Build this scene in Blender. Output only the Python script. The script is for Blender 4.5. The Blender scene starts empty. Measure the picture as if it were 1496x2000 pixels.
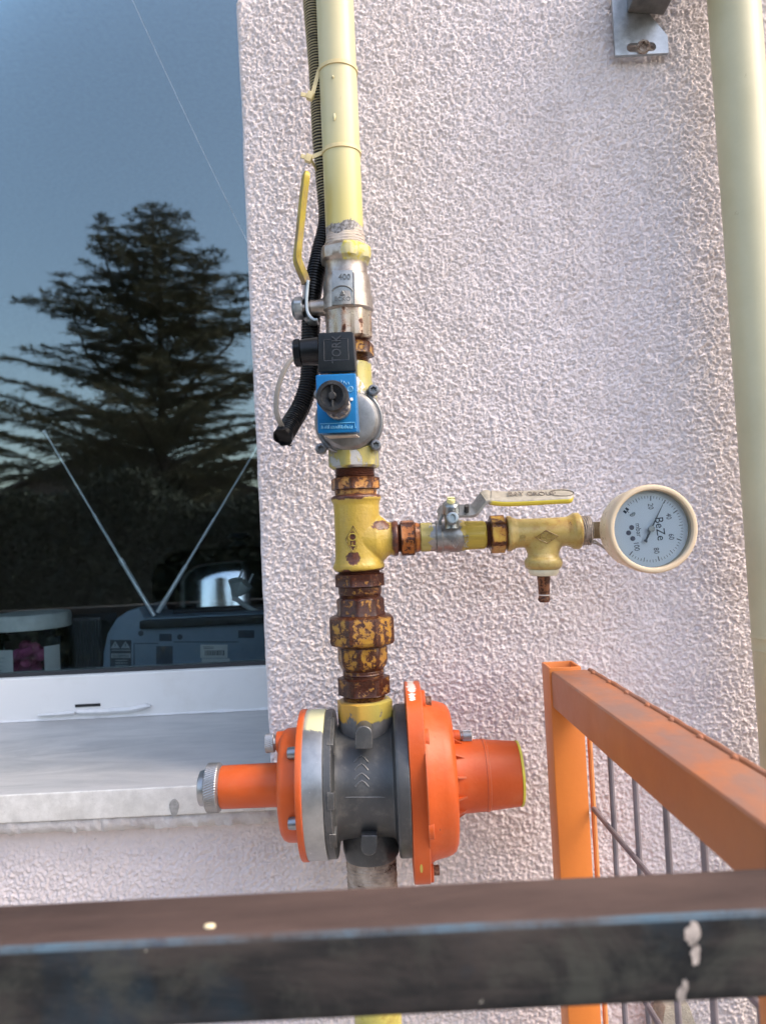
import bpy, bmesh, math, random
import numpy as np
from mathutils import Vector, Matrix

# ------------------------------------------------------------------ camera, world, sun, exposure
W, H, F = 1496.0, 2000.0, 1500.0
CAM = Vector((0.0, -0.78, 1.5))
ROLL, PITCH = 0.049, 0.030
scene = bpy.context.scene
col = scene.collection
fwd = Vector((0, math.cos(PITCH), math.sin(PITCH)))
up0 = Vector((0, -math.sin(PITCH), math.cos(PITCH)))
rt0 = Vector((1, 0, 0))
CR = rt0 * math.cos(ROLL) - up0 * math.sin(ROLL)
CU = rt0 * math.sin(ROLL) + up0 * math.cos(ROLL)
cd = bpy.data.cameras.new("camera")
cam = bpy.data.objects.new("camera", cd)
col.objects.link(cam)
cd.sensor_fit = 'VERTICAL'
cd.sensor_height = 36.0
cd.lens = 36.0 * F / H
cd.clip_start, cd.clip_end = 0.02, 2000
m3 = Matrix((CR, CU, -fwd)).transposed()
cam.matrix_world = Matrix.Translation(CAM) @ m3.to_4x4()
cd.dof.use_dof = True
cd.dof.focus_distance = 0.70
cd.dof.aperture_fstop = 8.5
scene.camera = cam
scene.render.resolution_x, scene.render.resolution_y = 765, 1024

SUN_EL, SUN_AZ = 48.0, 104.0         # degrees; azimuth clockwise from +Y: high on the right, grazing the house front through thin haze
world = bpy.data.worlds.new("World")
scene.world = world
world.use_nodes = True
wn = world.node_tree
wn.nodes.clear()
sky = wn.nodes.new('ShaderNodeTexSky')
sky.sky_type = 'NISHITA'
sky.sun_disc = False
sky.sun_elevation = math.radians(SUN_EL)
sky.sun_rotation = math.radians(SUN_AZ)
sky.air_density = 1.0
sky.dust_density = 2.6
sky.ozone_density = 1.0
tint = wn.nodes.new('ShaderNodeMix'); tint.data_type = 'RGBA'; tint.blend_type = 'MULTIPLY'
tint.inputs[0].default_value = 1.0
tint.inputs[7].default_value = (1.12, 1.0, 0.90, 1)
bgn = wn.nodes.new('ShaderNodeBackground'); bgn.inputs[1].default_value = 0.15
wo = wn.nodes.new('ShaderNodeOutputWorld')
wn.links.new(sky.outputs[0], tint.inputs[6])
wn.links.new(tint.outputs[2], bgn.inputs[0])
wn.links.new(bgn.outputs[0], wo.inputs[0])
sl = bpy.data.lights.new("sun", 'SUN')
sl.energy, sl.angle, sl.color = 0.85, math.radians(30), (1.0, 0.93, 0.84)
so = bpy.data.objects.new("sun", sl); col.objects.link(so)
sd = Vector((math.cos(math.radians(SUN_EL)) * math.sin(math.radians(SUN_AZ)),
             math.cos(math.radians(SUN_EL)) * math.cos(math.radians(SUN_AZ)), math.sin(math.radians(SUN_EL))))
so.rotation_euler = sd.to_track_quat('Z', 'Y').to_euler()
so.location = (3, 0, 6)
vs = scene.view_settings
vs.view_transform, vs.look, vs.gamma, vs.exposure = 'Standard', 'None', 1.0, 1.98
scene.cycles.max_bounces = 8
scene.cycles.transparent_max_bounces = 12

# ------------------------------------------------------------------ helpers
def P(px, py, d):
    """point of the place at distance d (metres along the wall normal) behind pixel px,py"""
    v = CR * ((px - W / 2) / F) + CU * (-(py - H / 2) / F) + fwd
    return CAM + v * (d / v.y)
GY = 1.10                       # distance camera - window glass
def R(px, py, D):
    """point in front of the house whose mirror image in the window glass is seen at px,py, D metres away"""
    q = P(px, py, D)
    gy = CAM.y + GY
    return Vector((q.x, 2 * gy - q.y, q.z))
def dz(px, py, z):
    v = P(px, py, 1.0) - CAM
    return (z - CAM.z) / v.z
def hit(px, py, pt, n):
    v = P(px, py, 1.0) - CAM
    return CAM + v * ((pt - CAM).dot(n) / v.dot(n))

class MB:
    def __init__(s): s.v = []; s.f = []; s.m = []; s.a = []
    def add(s, vs, fs, m=0, a=0.0):
        b = len(s.v)
        s.v += [tuple(x) for x in vs]
        s.f += [tuple(b + i for i in f) for f in fs]
        s.m += [m] * len(fs)
        s.a += list(a) if hasattr(a, '__len__') else [a] * len(vs)
        return s
    def box(s, lo, hi, m=0):
        (x0, y0, z0), (x1, y1, z1) = lo, hi
        v = [(x0,y0,z0),(x1,y0,z0),(x1,y1,z0),(x0,y1,z0),(x0,y0,z1),(x1,y0,z1),(x1,y1,z1),(x0,y1,z1)]
        return s.hexa(v, m)
    def hexa(s, v, m=0):
        return s.add(v, [(0,3,2,1),(4,5,6,7),(0,1,5,4),(1,2,6,5),(2,3,7,6),(3,0,4,7)], m)
    def obox(s, c, ax, h, m=0):
        c = Vector(c); X, Y, Z = [Vector(a).normalized() * k for a, k in zip(ax, h)]
        v = [c-X-Y-Z, c+X-Y-Z, c+X+Y-Z, c-X+Y-Z, c-X-Y+Z, c+X-Y+Z, c+X+Y+Z, c-X+Y+Z]
        return s.hexa(v, m)
    def prism(s, pts, ex, m=0):
        n = len(pts); ex = Vector(ex); pts = [Vector(p) for p in pts]
        v = pts + [p + ex for p in pts]
        f = [tuple(range(n - 1, -1, -1)), tuple(range(n, 2 * n))]
        f += [(i, (i + 1) % n, n + (i + 1) % n, n + i) for i in range(n)]
        return s.add(v, f, m)
    def rings(s, rings, closed=False, caps=True, m=0, a=None):
        n = len(rings[0]); v = [p for r in rings for p in r]
        f = []
        k = len(rings)
        for i in range(k if closed else k - 1):
            j = (i + 1) % k
            for q in range(n):
                w = (q + 1) % n
                f.append((i*n+q, i*n+w, j*n+w, j*n+q))
        if caps and not closed:
            f.append(tuple(range(n - 1, -1, -1))); f.append(tuple((k-1)*n + q for q in range(n)))
        return s.add(v, f, m, 0.0 if a is None else (a if len(a) == len(v) else [x for x in a for _ in range(n)]))
    def tube(s, pts, r, seg=16, closed=False, sq=None, m=0, a=None, caps=True):
        pts = [Vector(p) for p in pts]; n = len(pts)
        rr = r if hasattr(r, '__len__') else [r] * n
        tg = []
        for i in range(n):
            p0 = pts[i - 1] if (i > 0 or closed) else pts[i]
            p1 = pts[(i + 1) % n] if (i < n - 1 or closed) else pts[i]
            tg.append((p1 - p0).normalized())
        u = Vector((0, -1, 0.01)); u = (u - tg[0] * u.dot(tg[0]))
        if u.length < 1e-3: u = Vector((1, 0, 0)) - tg[0] * tg[0].x
        u.normalize(); out = []
        for i in range(n):
            u = (u - tg[i] * u.dot(tg[i])).normalized(); w = tg[i].cross(u)
            ex, ey = sq or (1, 1)
            out.append([pts[i] + (u * math.cos(t) * ex + w * math.sin(t) * ey) * rr[i] for t in [2*math.pi*q/seg for q in range(seg)]])
        return s.rings(out, closed, caps, m, a)

class Ax:
    def __init__(s, p0, p1, d0, d1=None, key='y', hint=(0, -1, 0)):
        d1 = d0 if d1 is None else d1
        s.A, s.B = P(p0[0], p0[1], d0), P(p1[0], p1[1], d1)
        s.c0, s.c1 = (p0[1], p1[1]) if key == 'y' else (p0[0], p1[0])
        s.L = (s.B - s.A).length; s.a = (s.B - s.A) / s.L; s.d = (d0 + d1) / 2; s.k = s.d / F
        h = Vector(hint); s.u = (h - s.a * h.dot(s.a)).normalized(); s.w = s.a.cross(s.u)
    def at(s, c): return s.A + (s.B - s.A) * ((c - s.c0) / (s.c1 - s.c0))
    def pt(s, c, r, th):
        return s.at(c) + (s.u * math.cos(th) + s.w * math.sin(th)) * r * s.k

def lathe(mb, ax, prof, seg=64, ph=0.0, m=0, knurl=None, clamp=1.10, closed=False, caps=True, av=None):
    """prof: (coordinate px, radius px[, sides]); polygons are given by their apothem"""
    rings = []; msk = []
    for it in prof:
        c, r = it[0], it[1]; n = it[2] if len(it) > 2 else 0
        ring = []
        for q in range(seg):
            th = 2 * math.pi * q / seg; rr = r
            if n:
                a = (th - ph) % (2 * math.pi / n) - math.pi / n; msk.append(min(1, max(0, (abs(a) * n / math.pi - .60) / .30)))
                rr = min(r / math.cos(a), r * clamp)
            else: msk.append(.9)
            if knurl and len(it) > 3: rr = r + knurl[1] * (1 if math.sin(th * knurl[0] + it[3]) > 0 else -1)
            ring.append(ax.pt(c, rr, th))
        rings.append(ring)
    return mb.rings(rings, closed, caps, m, msk if av is None and any(len(i) == 3 and i[2] for i in prof) else av)
def nut(c0, c1, ap, n=6, ch=2.5):
    return [(c0, ap * .95), (c0 + ch * .6, ap * 1.01, n), (c0 + ch, ap, n), (c1 - ch, ap, n), (c1 - ch * .6, ap * 1.01, n), (c1, ap * .95)]
def thread(c0, c1, r, pitch=3.2):
    out = []; c = c0; i = 0
    while c < c1: out.append((c, r + (1.1 if i % 2 else -0.6))); c += pitch / 2; i += 1
    return out

LOC = {}
def tagit(o, label=None, cat=None, group=None, kind=None):
    if label: o['label'] = label
    if cat: o['category'] = cat
    if group: o['group'] = group
    if kind: o['kind'] = kind
def thing(name, label, cat, loc, group=None):
    o = bpy.data.objects.new(name, None); col.objects.link(o); o.empty_display_size = 0.01
    o.location = loc; LOC[o.name] = Vector(loc)
    tagit(o, label, cat, group); return o
def obj(name, mb, mats, parent=None, sharp=35, bev=0, bseg=2, label=None, cat=None, group=None, kind=None, loc=None, smooth=True):
    if parent is not None: L = LOC[parent.name]
    else: L = Vector(loc) if loc is not None else Vector((0, 0, 0))
    me = bpy.data.meshes.new(name)
    me.from_pydata([(x - L.x, y - L.y, z - L.z) for x, y, z in mb.v], [], mb.f)
    mats = mats if isinstance(mats, (list, tuple)) else [mats]
    for m in mats: me.materials.append(m)
    me.polygons.foreach_set('material_index', mb.m)
    if any(mb.a):
        at = me.attributes.new('mask', 'FLOAT', 'POINT'); at.data.foreach_set('value', mb.a)
    bm = bmesh.new(); bm.from_mesh(me)
    bmesh.ops.recalc_face_normals(bm, faces=bm.faces)
    if bev:
        es = [e for e in bm.edges if len(e.link_faces) == 2 and e.calc_face_angle(0) > math.radians(35)]
        bmesh.ops.bevel(bm, geom=es, offset=bev, segments=bseg, affect='EDGES', profile=0.6, clamp_overlap=True)
    bm.to_mesh(me); bm.free()
    if smooth:
        me.polygons.foreach_set('use_smooth', [True] * len(me.polygons)); me.set_sharp_from_angle(angle=math.radians(sharp))
    o = bpy.data.objects.new(name, me); col.objects.link(o)
    if parent is not None: o.parent = parent; LOC[o.name] = L
    else: o.location = L; LOC[o.name] = L
    if parent is not None and parent.type == 'MESH': pass
    tagit(o, label, cat, group, kind)
    return o
def text_mb(mb, s, size, o, xd, yd, depth=0.0003, m=0, sx=1.0):
    cu = bpy.data.curves.new('t', 'FONT'); cu.body = s; cu.size = size; cu.align_x = 'CENTER'; cu.align_y = 'CENTER'; cu.extrude = depth
    cu.resolution_u = 3
    to = bpy.data.objects.new('t', cu); col.objects.link(to)
    dg = bpy.context.evaluated_depsgraph_get(); me = bpy.data.meshes.new_from_object(to.evaluated_get(dg))
    xd, yd = Vector(xd).normalized(), Vector(yd).normalized(); n = xd.cross(yd); o = Vector(o)
    mb.add([o + xd * v.co.x * sx + yd * v.co.y + n * v.co.z for v in me.vertices], [tuple(p.vertices) for p in me.polygons], m)
    bpy.data.objects.remove(to); bpy.data.curves.remove(cu); bpy.data.meshes.remove(me)
    return mb

# ------------------------------------------------------------------ materials
class NT:
    def __init__(s, name):
        s.mat = bpy.data.materials.new(name); s.mat.use_nodes = True
        s.t = s.mat.node_tree; s.t.nodes.clear()
        s.out = s.t.nodes.new('ShaderNodeOutputMaterial'); s.b = s.t.nodes.new('ShaderNodeBsdfPrincipled')
        s.t.links.new(s.b.outputs[0], s.out.inputs[0])
        s.tc = s.t.nodes.new('ShaderNodeTexCoord').outputs['Object']
    def set(s, k, v):
        i = s.b.inputs[k]
        if hasattr(v, 'is_linked') or hasattr(v, 'links'): s.t.links.new(v, i)
        else: i.default_value = (*v, 1) if isinstance(v, tuple) and len(v) == 3 and k != 'Normal' else v
        return s
    def lk(s, i, v):
        if hasattr(v, 'links'): s.t.links.new(v, i)
        elif isinstance(v, tuple) and len(v) == 3 and len(getattr(i, 'default_value', ())) == 4: i.default_value = (*v, 1)
        else: i.default_value = v
    def map(s, sc=(1, 1, 1), rot=(0, 0, 0), vec=None):
        n = s.t.nodes.new('ShaderNodeMapping'); s.lk(n.inputs[0], vec or s.tc)
        n.inputs['Scale'].default_value = sc; n.inputs['Rotation'].default_value = rot; return n.outputs[0]
    def noise(s, scale, detail=4, rough=.55, dist=0.0, vec=None):
        n = s.t.nodes.new('ShaderNodeTexNoise'); s.lk(n.inputs['Vector'], vec or s.tc)
        n.inputs['Scale'].default_value = scale; n.inputs['Detail'].default_value = detail
        n.inputs['Roughness'].default_value = rough; n.inputs['Distortion'].default_value = dist
        return n.outputs[0]
    def vor(s, scale, vec=None, feat='F1'):
        n = s.t.nodes.new('ShaderNodeTexVoronoi'); s.lk(n.inputs['Vector'], vec or s.tc); n.feature = feat
        n.inputs['Scale'].default_value = scale; return n.outputs[0]
    def ramp(s, v, a, b, ca=(0, 0, 0), cb=(1, 1, 1)):
        n = s.t.nodes.new('ShaderNodeMapRange'); s.lk(n.inputs[0], v); n.inputs[1].default_value = a; n.inputs[2].default_value = b
        n.clamp = True; return n.outputs[0]
    def mix(s, f, a, b, mode='MIX'):
        n = s.t.nodes.new('ShaderNodeMix'); n.data_type = 'RGBA'; n.blend_type = mode
        s.lk(n.inputs[0], f); s.lk(n.inputs[6], a); s.lk(n.inputs[7], b); return n.outputs[2]
    def mth(s, op, a, b=0.0, c=0.0):
        n = s.t.nodes.new('ShaderNodeMath'); n.operation = op; s.lk(n.inputs[0], a); s.lk(n.inputs[1], b); s.lk(n.inputs[2], c); return n.outputs[0]
    def sep(s, i, vec=None):
        n = s.t.nodes.new('ShaderNodeSeparateXYZ'); s.lk(n.inputs[0], vec or s.tc); return n.outputs[i]
    def attr(s, name='mask'):
        n = s.t.nodes.new('ShaderNodeAttribute'); n.attribute_name = name; return n.outputs['Fac']
    def geo(s, k):
        n = s.t.nodes.new('ShaderNodeNewGeometry'); return n.outputs[k]
    def edge(s, r=.0015, k=3.0):
        n = s.t.nodes.new('ShaderNodeBevel'); n.samples = 3; n.inputs[0].default_value = r
        d = s.t.nodes.new('ShaderNodeVectorMath'); d.operation = 'DOT_PRODUCT'
        s.t.links.new(n.outputs[0], d.inputs[0]); s.t.links.new(s.geo('Normal'), d.inputs[1])
        return s.mth('MULTIPLY', s.mth('SUBTRACT', 1.0, d.outputs['Value']), k)
    def bump(s, h, strength=.5, dist=.001, nrm=None):
        n = s.t.nodes.new('ShaderNodeBump'); s.lk(n.inputs['Height'], h); n.inputs['Strength'].default_value = strength
        n.inputs['Distance'].default_value = dist
        if nrm is not None: s.t.links.new(nrm, n.inputs['Normal'])
        s.t.links.new(n.outputs[0], s.b.inputs['Normal']); return n.outputs[0]

def plain(name, c, rough=.5, metal=0.0, var=.15, sc=60, bump=.15, bsc=500, dirt=None, spec=.5):
    n = NT(name); n.set('Specular IOR Level', spec); nz = n.noise(sc, 6, .6)
    c2 = tuple(max(0, x * (1 - var)) for x in c); c3 = tuple(min(1, x * (1 + var)) for x in c)
    cc = n.mix(n.ramp(nz, .3, .7), c2, c3)
    if dirt:
        dm = n.ramp(n.mth('ADD', n.noise(sc * 1.7, 8, .7), n.mth('MULTIPLY', n.edge(.001, 1.0), dirt[2] if len(dirt) > 2 else 0.0)), dirt[1], dirt[1] + .06)
        cc = n.mix(dm, cc, dirt[0])
    n.set('Base Color', cc).set('Metallic', metal)
    n.set('Roughness', n.mth('ADD', n.mth('MULTIPLY', n.noise(sc * 3, 5), .3), rough - .15))
    if bump: n.bump(n.noise(bsc, 3), bump, .0006)
    return n.mat
def rusty(name, paint, amount=.5, edge=1.2, paint2=None, rust=(.026, .007, .004), rust2=(.20, .065, .012), sc=170, metal=0.0, soft=.022, corner=.16):
    """chipped paint over rust: rust breaks out in noisy patches and along the edges"""
    n = NT(name)
    base = n.noise(sc, 9, .68, .3)
    m = n.mth('ADD', base, n.mth('ADD', n.mth('MULTIPLY', n.edge(.0030, 1.0), edge), n.mth('MULTIPLY', n.attr('mask'), corner)))
    mask = n.ramp(m, 1 - amount - soft, 1 - amount + soft)
    halo = n.ramp(m, 1 - amount - .16, 1 - amount + .02)
    p2 = paint2 or tuple(x * .75 for x in paint)
    pc = n.mix(n.ramp(n.noise(sc * .6, 5, .6), .35, .65), paint, p2)
    pc = n.mix(n.mth('MULTIPLY', halo, .65), pc, rust2)
    speck = n.ramp(n.noise(sc * 9, 4, .6), .66, .70)
    pc = n.mix(n.mth('MULTIPLY', speck, .7), pc, tuple(x * 3 for x in rust))
    rc = n.mix(n.ramp(n.noise(sc * 2.2, 6, .7), .4, .62), rust, tuple((a * .72 + b * .28) for a, b in zip(rust, rust2)))
    n.set('Base Color', n.mix(mask, pc, rc)).set('Metallic', metal)
    n.set('Roughness', n.mth('ADD', n.mth('MULTIPLY', n.noise(sc * 4, 4), .35), .14))
    n.set('Specular IOR Level', .36)
    h = n.mth('ADD', n.mth('MULTIPLY', mask, -.7), n.mth('MULTIPLY', n.noise(sc * 10, 4, .6), .5))
    n.bump(h, .55, .0007)
    return n.mat
def metal(name, c=(.45, .45, .44), rough=.38, spots=None, brushed=None):
    c = tuple(x * .68 for x in c); n = NT(name)
    vec = n.map(brushed) if brushed else None
    nz = n.noise(120 if not brushed else 40, 7, .65, vec=vec)
    cc = n.mix(n.ramp(nz, .3, .7), tuple(x * .72 for x in c), tuple(min(1, x * 1.15) for x in c))
    if spots: cc = n.mix(n.ramp(n.noise(700, 3, .6), spots[1], spots[1] + .05), cc, spots[0])
    n.set('Base Color', cc).set('Metallic', .85)
    n.set('Roughness', n.mth('ADD', n.mth('MULTIPLY', nz, .3), rough - .15))
    n.bump(n.noise(600, 4, .6), .2, .0005)
    return n.mat
# ------------------------------------------------------------------ setting: ground and the house wall
GZ = 0.0
n = NT('soil'); nz = n.noise(1.3, 8, .65)
n.set('Base Color', n.mix(n.ramp(nz, .35, .65), (.075, .06, .042), (.045, .052, .024))).set('Roughness', .95)
n.bump(n.noise(30, 8, .7), .8, .03); M_SOIL = n.mat
g = MB().add([(-150, -200, GZ), (150, -200, GZ), (150, 60, GZ), (-150, 60, GZ)], [(0, 1, 2, 3)])
obj('ground', g, M_SOIL, kind='structure', smooth=False)
n = NT('paving'); nz = n.noise(6, 8, .6)
n.set('Base Color', n.mix(n.ramp(nz, .3, .7), (.26, .25, .24), (.38, .36, .34))).set('Roughness', .9)
n.bump(n.noise(90, 6, .7), .5, .004); M_PAVE = n.mat
g = MB().box((-5, -2.6, GZ + .004), (5.9, -.005, GZ + .10))
obj('pavement', g, M_PAVE, kind='structure', bev=.01, smooth=False)

XC = -0.1255                       # the wall's corner at the window recess
SILL_T = P(0, 1553, .755).z        # marble top
SILL_F = .755                      # distance of the marble's front edge
SB = SILL_T - .040                 # underside of marble and mortar
def stucco_mat(name, coarse):
    n = NT(name); pos = n.tc
    big = n.noise(2.6, 5, .6, vec=pos); mid = n.noise(11, 5, .6, vec=pos)
    c = n.mix(n.ramp(big, .35, .65), (.66, .605, .62), (.685, .62, .605))
    c = n.mix(n.mth('MULTIPLY', n.ramp(mid, .45, .75), .35), c, (.74, .69, .70))
    st = n.noise(9, 6, .7, vec=n.map((1, 1, .45)))
    c = n.mix(n.mth('MULTIPLY', n.ramp(st, .60, .74), .30), c, (.47, .34, .32))
    c = n.mix(n.mth('MULTIPLY', n.ramp(n.noise(160, 4, .6), .66, .72), .4), c, (.36, .33, .33))
    run = n.ramp(n.noise(28, 6, .65, vec=n.map((1.0, 1, .07))), .56, .72)
    c = n.mix(n.mth('MULTIPLY', run, .22), c, (.43, .37, .35))
    hl = n.ramp(n.mth('ABSOLUTE', n.mth('SUBTRACT', n.noise(7, 9, .6, .8), .5)), .0035, .0010); c = n.mix(n.mth('MULTIPLY', n.mth('MULTIPLY', hl, n.ramp(n.noise(3, 2), .5, .6)), .45), c, (.30, .27, .26))
    n.set('Base Color', c).set('Roughness', .93).set('Specular IOR Level', .08)
    if coarse:
        a = n.noise(150, 4, .55, .6)
        n.bump(n.ramp(a, .30, .58), .9, .0022)
    else:
        n.bump(n.noise(900, 4, .6), .35, .0006)
    return n.mat
M_ST, M_STC = stucco_mat('stucco', False), stucco_mat('stucco_far', True)

def filt(shape, lo, hi, dx, seed, an=(1, 1), rot=0):
    """band-passed noise field; lo/hi are wavelengths in metres"""
    rng = np.random.default_rng(seed); w = rng.standard_normal(shape)
    fy = np.fft.fftfreq(shape[0], dx)[:, None]; fx = np.fft.rfftfreq(shape[1], dx)[None, :]
    c, s = math.cos(rot), math.sin(rot)
    k = np.sqrt(((fx * c + fy * s) * an[0]) ** 2 + ((fy * c - fx * s) * an[1]) ** 2)
    f = np.exp(-(k * lo) ** 2 * .5) * (1 - np.exp(-(k * hi) ** 2 * .5))
    o = np.fft.irfft2(np.fft.rfft2(w) * f, s=shape); return o / o.std()
DX = 0.00092
X0, X1, Z0, Z1 = -.60, .47, .92, 2.06
nx, nzz = int((X1 - X0) / DX) + 1, int((Z1 - Z0) / DX) + 1
xs = X0 + np.arange(nx) * DX; zs = Z0 + np.arange(nzz) * DX
X, Z = np.meshgrid(xs, zs)
sh = (nzz, nx)
a1 = filt(sh, .00052, .0040, DX, 1, (1.0, 1.5), -.45)
a2 = filt(sh, .0008, .0030, DX, 2)
a3 = filt(sh, .006, .03, DX, 3)
a4 = filt(sh, .05, .5, DX, 4)
pits = np.tanh((a1 + .85) * 2.2) * .56 + .14 * a1 + .20 * a2                      # rounded grains with dark pits between them
cr = filt(sh, .0011, .0075, DX, 6, (1.0, 1.9), -.15)
cracks = -np.exp(-(cr / .22) ** 2) * .95 * np.clip(.5 + .5 * filt(sh, .003, .02, DX, 7), 0, 1.3) + .12 * a1 + .14 * a2
wgt = 1 / (1 + np.exp(-((1.24 - Z) * 14 + .5 * a4)))                    # smoother, crazed render low on the wall
Hh = (pits * (1 - wgt) + (cracks + .1) * wgt) * .00108 + a3 * .00050 + a4 * .0003
# smoother troweled render right under the sill
under = np.clip(1 - (SB - Z) / .035, 0, 1) * (X < XC + .03) * (Z < SB)
Hh = Hh * (1 - .75 * under)
Y = -Hh
# rounded, uneven arris at the window recess
jit = a3 * .0006 + a1 * .0005
above = Z > SB + .002
RR = .0045                                        # the arris is a quarter round, then the sheet runs on into the recess
s_ = np.clip((XC + RR - X) / (RR * 1.5708), 0, 1); th = s_ * math.pi / 2
ins = np.clip(XC + RR - RR * 1.5708 - X, 0, 1)
hx_ = XC + RR - (RR + Hh) * np.sin(th) + jit * s_; hy_ = RR - (RR + Hh) * np.cos(th) + ins
turn = above & (X < XC + RR)
Y = np.where(turn, hy_, Y); Xd = np.where(turn, hx_, X)
keep = ~((X < XC - .045) & above)
idx = -np.ones(sh, int); idx[keep] = np.arange(keep.sum())
V = np.stack([Xd[keep], Y[keep], Z[keep]], 1).astype(np.float32)
q = np.stack([idx[:-1, :-1], idx[:-1, 1:], idx[1:, 1:], idx[1:, :-1]], -1).reshape(-1, 4)
q = q[(q >= 0).all(1)]
def np_mesh(name, V, Fq, mat, parent=None, smooth=True):
    L = LOC[parent.name] if parent else Vector((0, 0, 0))
    V = V - np.array(L, np.float32)
    me = bpy.data.meshes.new(name); k = Fq.shape[1]
    me.vertices.add(len(V)); me.vertices.foreach_set('co', V.ravel())
    me.loops.add(Fq.size); me.loops.foreach_set('vertex_index', Fq.ravel().astype(np.int32))
    me.polygons.add(len(Fq)); me.polygons.foreach_set('loop_start', np.arange(0, Fq.size, k, dtype=np.int32))
    me.polygons.foreach_set('loop_total', np.full(len(Fq), k, np.int32))
    me.update(calc_edges=True)
    if smooth: me.polygons.foreach_set('use_smooth', np.ones(len(Fq), bool))
    me.materials.append(mat)
    o = bpy.data.objects.new(name, me); col.objects.link(o)
    if parent: o.parent = parent
    LOC[o.name] = L; return o
house = thing('house', 'house with pale pinkish grey rough stucco wall carrying the gas pipes', 'house', (0, 0, GZ))
np_mesh('stucco_wall', V, q, M_ST, house)
# the rest of the front, the recess and the house body behind it
DW = .30                                         # recess depth
WT, WL = 2.95, -1.75                             # window top and left side
w = MB()
T = .004
w.box((X1, T - .004, GZ), (6, .25, 6.2)); w.box((XC, T + .006, Z1 - .001), (X1, .25, 6.2))
w.box((XC + .0005, T + .006, Z0), (X1, .25, Z1 - .001))
w.box((-5, .0, WT), (XC, .25, 6.2)); w.box((-5, .0, GZ), (WL, .25, WT))
w.box((WL, .0, GZ), (X1, .25, Z0)); w.box((WL, .0, Z0), (X0, .25, SB)); w.box((X0, T + .006, Z0), (XC + .0005, .25, SB))
obj('outer_wall', w, M_STC, house, smooth=False)
w = MB()
w.add([(XC, .03, SB), (XC, .42, SB), (XC, .42, WT), (XC, .03, WT)], [(0, 1, 2, 3)])
w.add([(WL, .0, SB), (WL, .42, SB), (WL, .42, WT), (WL, .0, WT)], [(0, 1, 2, 3)])
w.add([(WL, .0, WT), (WL, .42, WT), (XC, .42, WT), (XC, .0, WT)], [(0, 1, 2, 3)])
obj('window_reveal', w, M_STC, house, smooth=False)
M_ROOM = plain('room_paint', (.16, .13, .11), .9, var=.2, bump=0)
M_ROOF = plain('roof_tile', (.20, .08, .05), .8)
w = MB()
w.box((-5, 8, GZ), (6, 8.2, 6.2)); w.box((-5, .26, GZ), (-4.8, 8, 6.2)); w.box((5.8, .26, GZ), (6, 8, 6.2))
obj('side_wall', w, M_STC, house, smooth=False)
w = MB().add([(-5.4, -.5, 6.1), (6.4, -.5, 6.1), (6.4, 4, 8.0), (-5.4, 4, 8.0), (-5.4, 8.6, 6.1), (6.4, 8.6, 6.1)], [(0, 1, 2, 3), (3, 2, 5, 4)])
obj('roof', w, M_ROOF, house, smooth=False)
w = MB()
yr = .45
w.add([(-3, yr, .6), (2, yr, .6), (2, 4, .6), (-3, 4, .6)], [(0, 1, 2, 3)])
w.add([(-3, yr, 3.1), (2, yr, 3.1), (2, 4, 3.1), (-3, 4, 3.1)], [(0, 1, 2, 3)])
w.add([(-3, 4, .6), (2, 4, .6), (2, 4, 3.1), (-3, 4, 3.1)], [(0, 1, 2, 3)])
w.add([(-3, yr, .6), (-3, 4, .6), (-3, 4, 3.1), (-3, yr, 3.1)], [(0, 1, 2, 3)])
w.add([(2, yr, .6), (2, 4, .6), (2, 4, 3.1), (2, yr, 3.1)], [(0, 1, 2, 3)])
w.add([(XC, yr, .6), (2, yr, .6), (2, yr, 3.1), (XC, yr, 3.1)], [(0, 1, 2, 3)])
w.add([(-3, yr, .6), (WL, yr, .6), (WL, yr, 3.1), (-3, yr, 3.1)], [(0, 1, 2, 3)])
obj('room', w, M_ROOM, house, smooth=False)

# marble sill with its mortar bed
n = NT('marble')
v1 = n.map((1.0, 3.2, 3), (0, 0, .35)); a = n.noise(7, 9, .62, 1.6, vec=v1); b = n.noise(2.5, 4, .5, .5)
c = n.mix(n.ramp(a, .36, .68), (.46, .455, .44), (.31, .315, .315)); c = n.mix(n.mth('MULTIPLY', n.ramp(b, .4, .7), .5), c, (.55, .55, .55))
fr = n.ramp(n.sep(1), -.0010, -.0030)                 # the sawn front edge is a cleaner white
fr = n.ramp(n.mth('ADD', n.sep(1), n.mth('MULTIPLY', n.noise(60, 4), .004)), .004, .0008)
c = n.mix(fr, c, n.mix(n.ramp(n.noise(30, 6, .7), .45, .7), (.68, .68, .65), (.50, .50, .46)))
c = n.mix(n.mth('MULTIPLY', n.ramp(n.noise(520, 5, .75), .56, .70), .35), c, (.22, .22, .22))
hole = n.ramp(n.noise(260, 4, .7), .70, .73)
n.set('Base Color', n.mix(n.mth('MULTIPLY', hole, .5), c, (.30, .29, .28))).set('Roughness', n.mth('ADD', n.mth('MULTIPLY', n.noise(25, 6), .25), .22))
n.bump(n.mth('ADD', n.noise(220, 5, .6), n.mth('MULTIPLY', n.noise(18, 4), 2)), .25, .001); M_MARB = n.mat
sy = CAM.y + SILL_F
sill = thing('window_sill', 'grey veined marble window sill with whitish front edge left of the pipes', 'window sill', (-.8, sy, SILL_T))
m = MB().box((WL + .002, sy, SILL_T - .028), (XC - .002, .36, SILL_T))
obj('slab', m, M_MARB, sill, bev=.0025, bseg=3)
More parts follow.
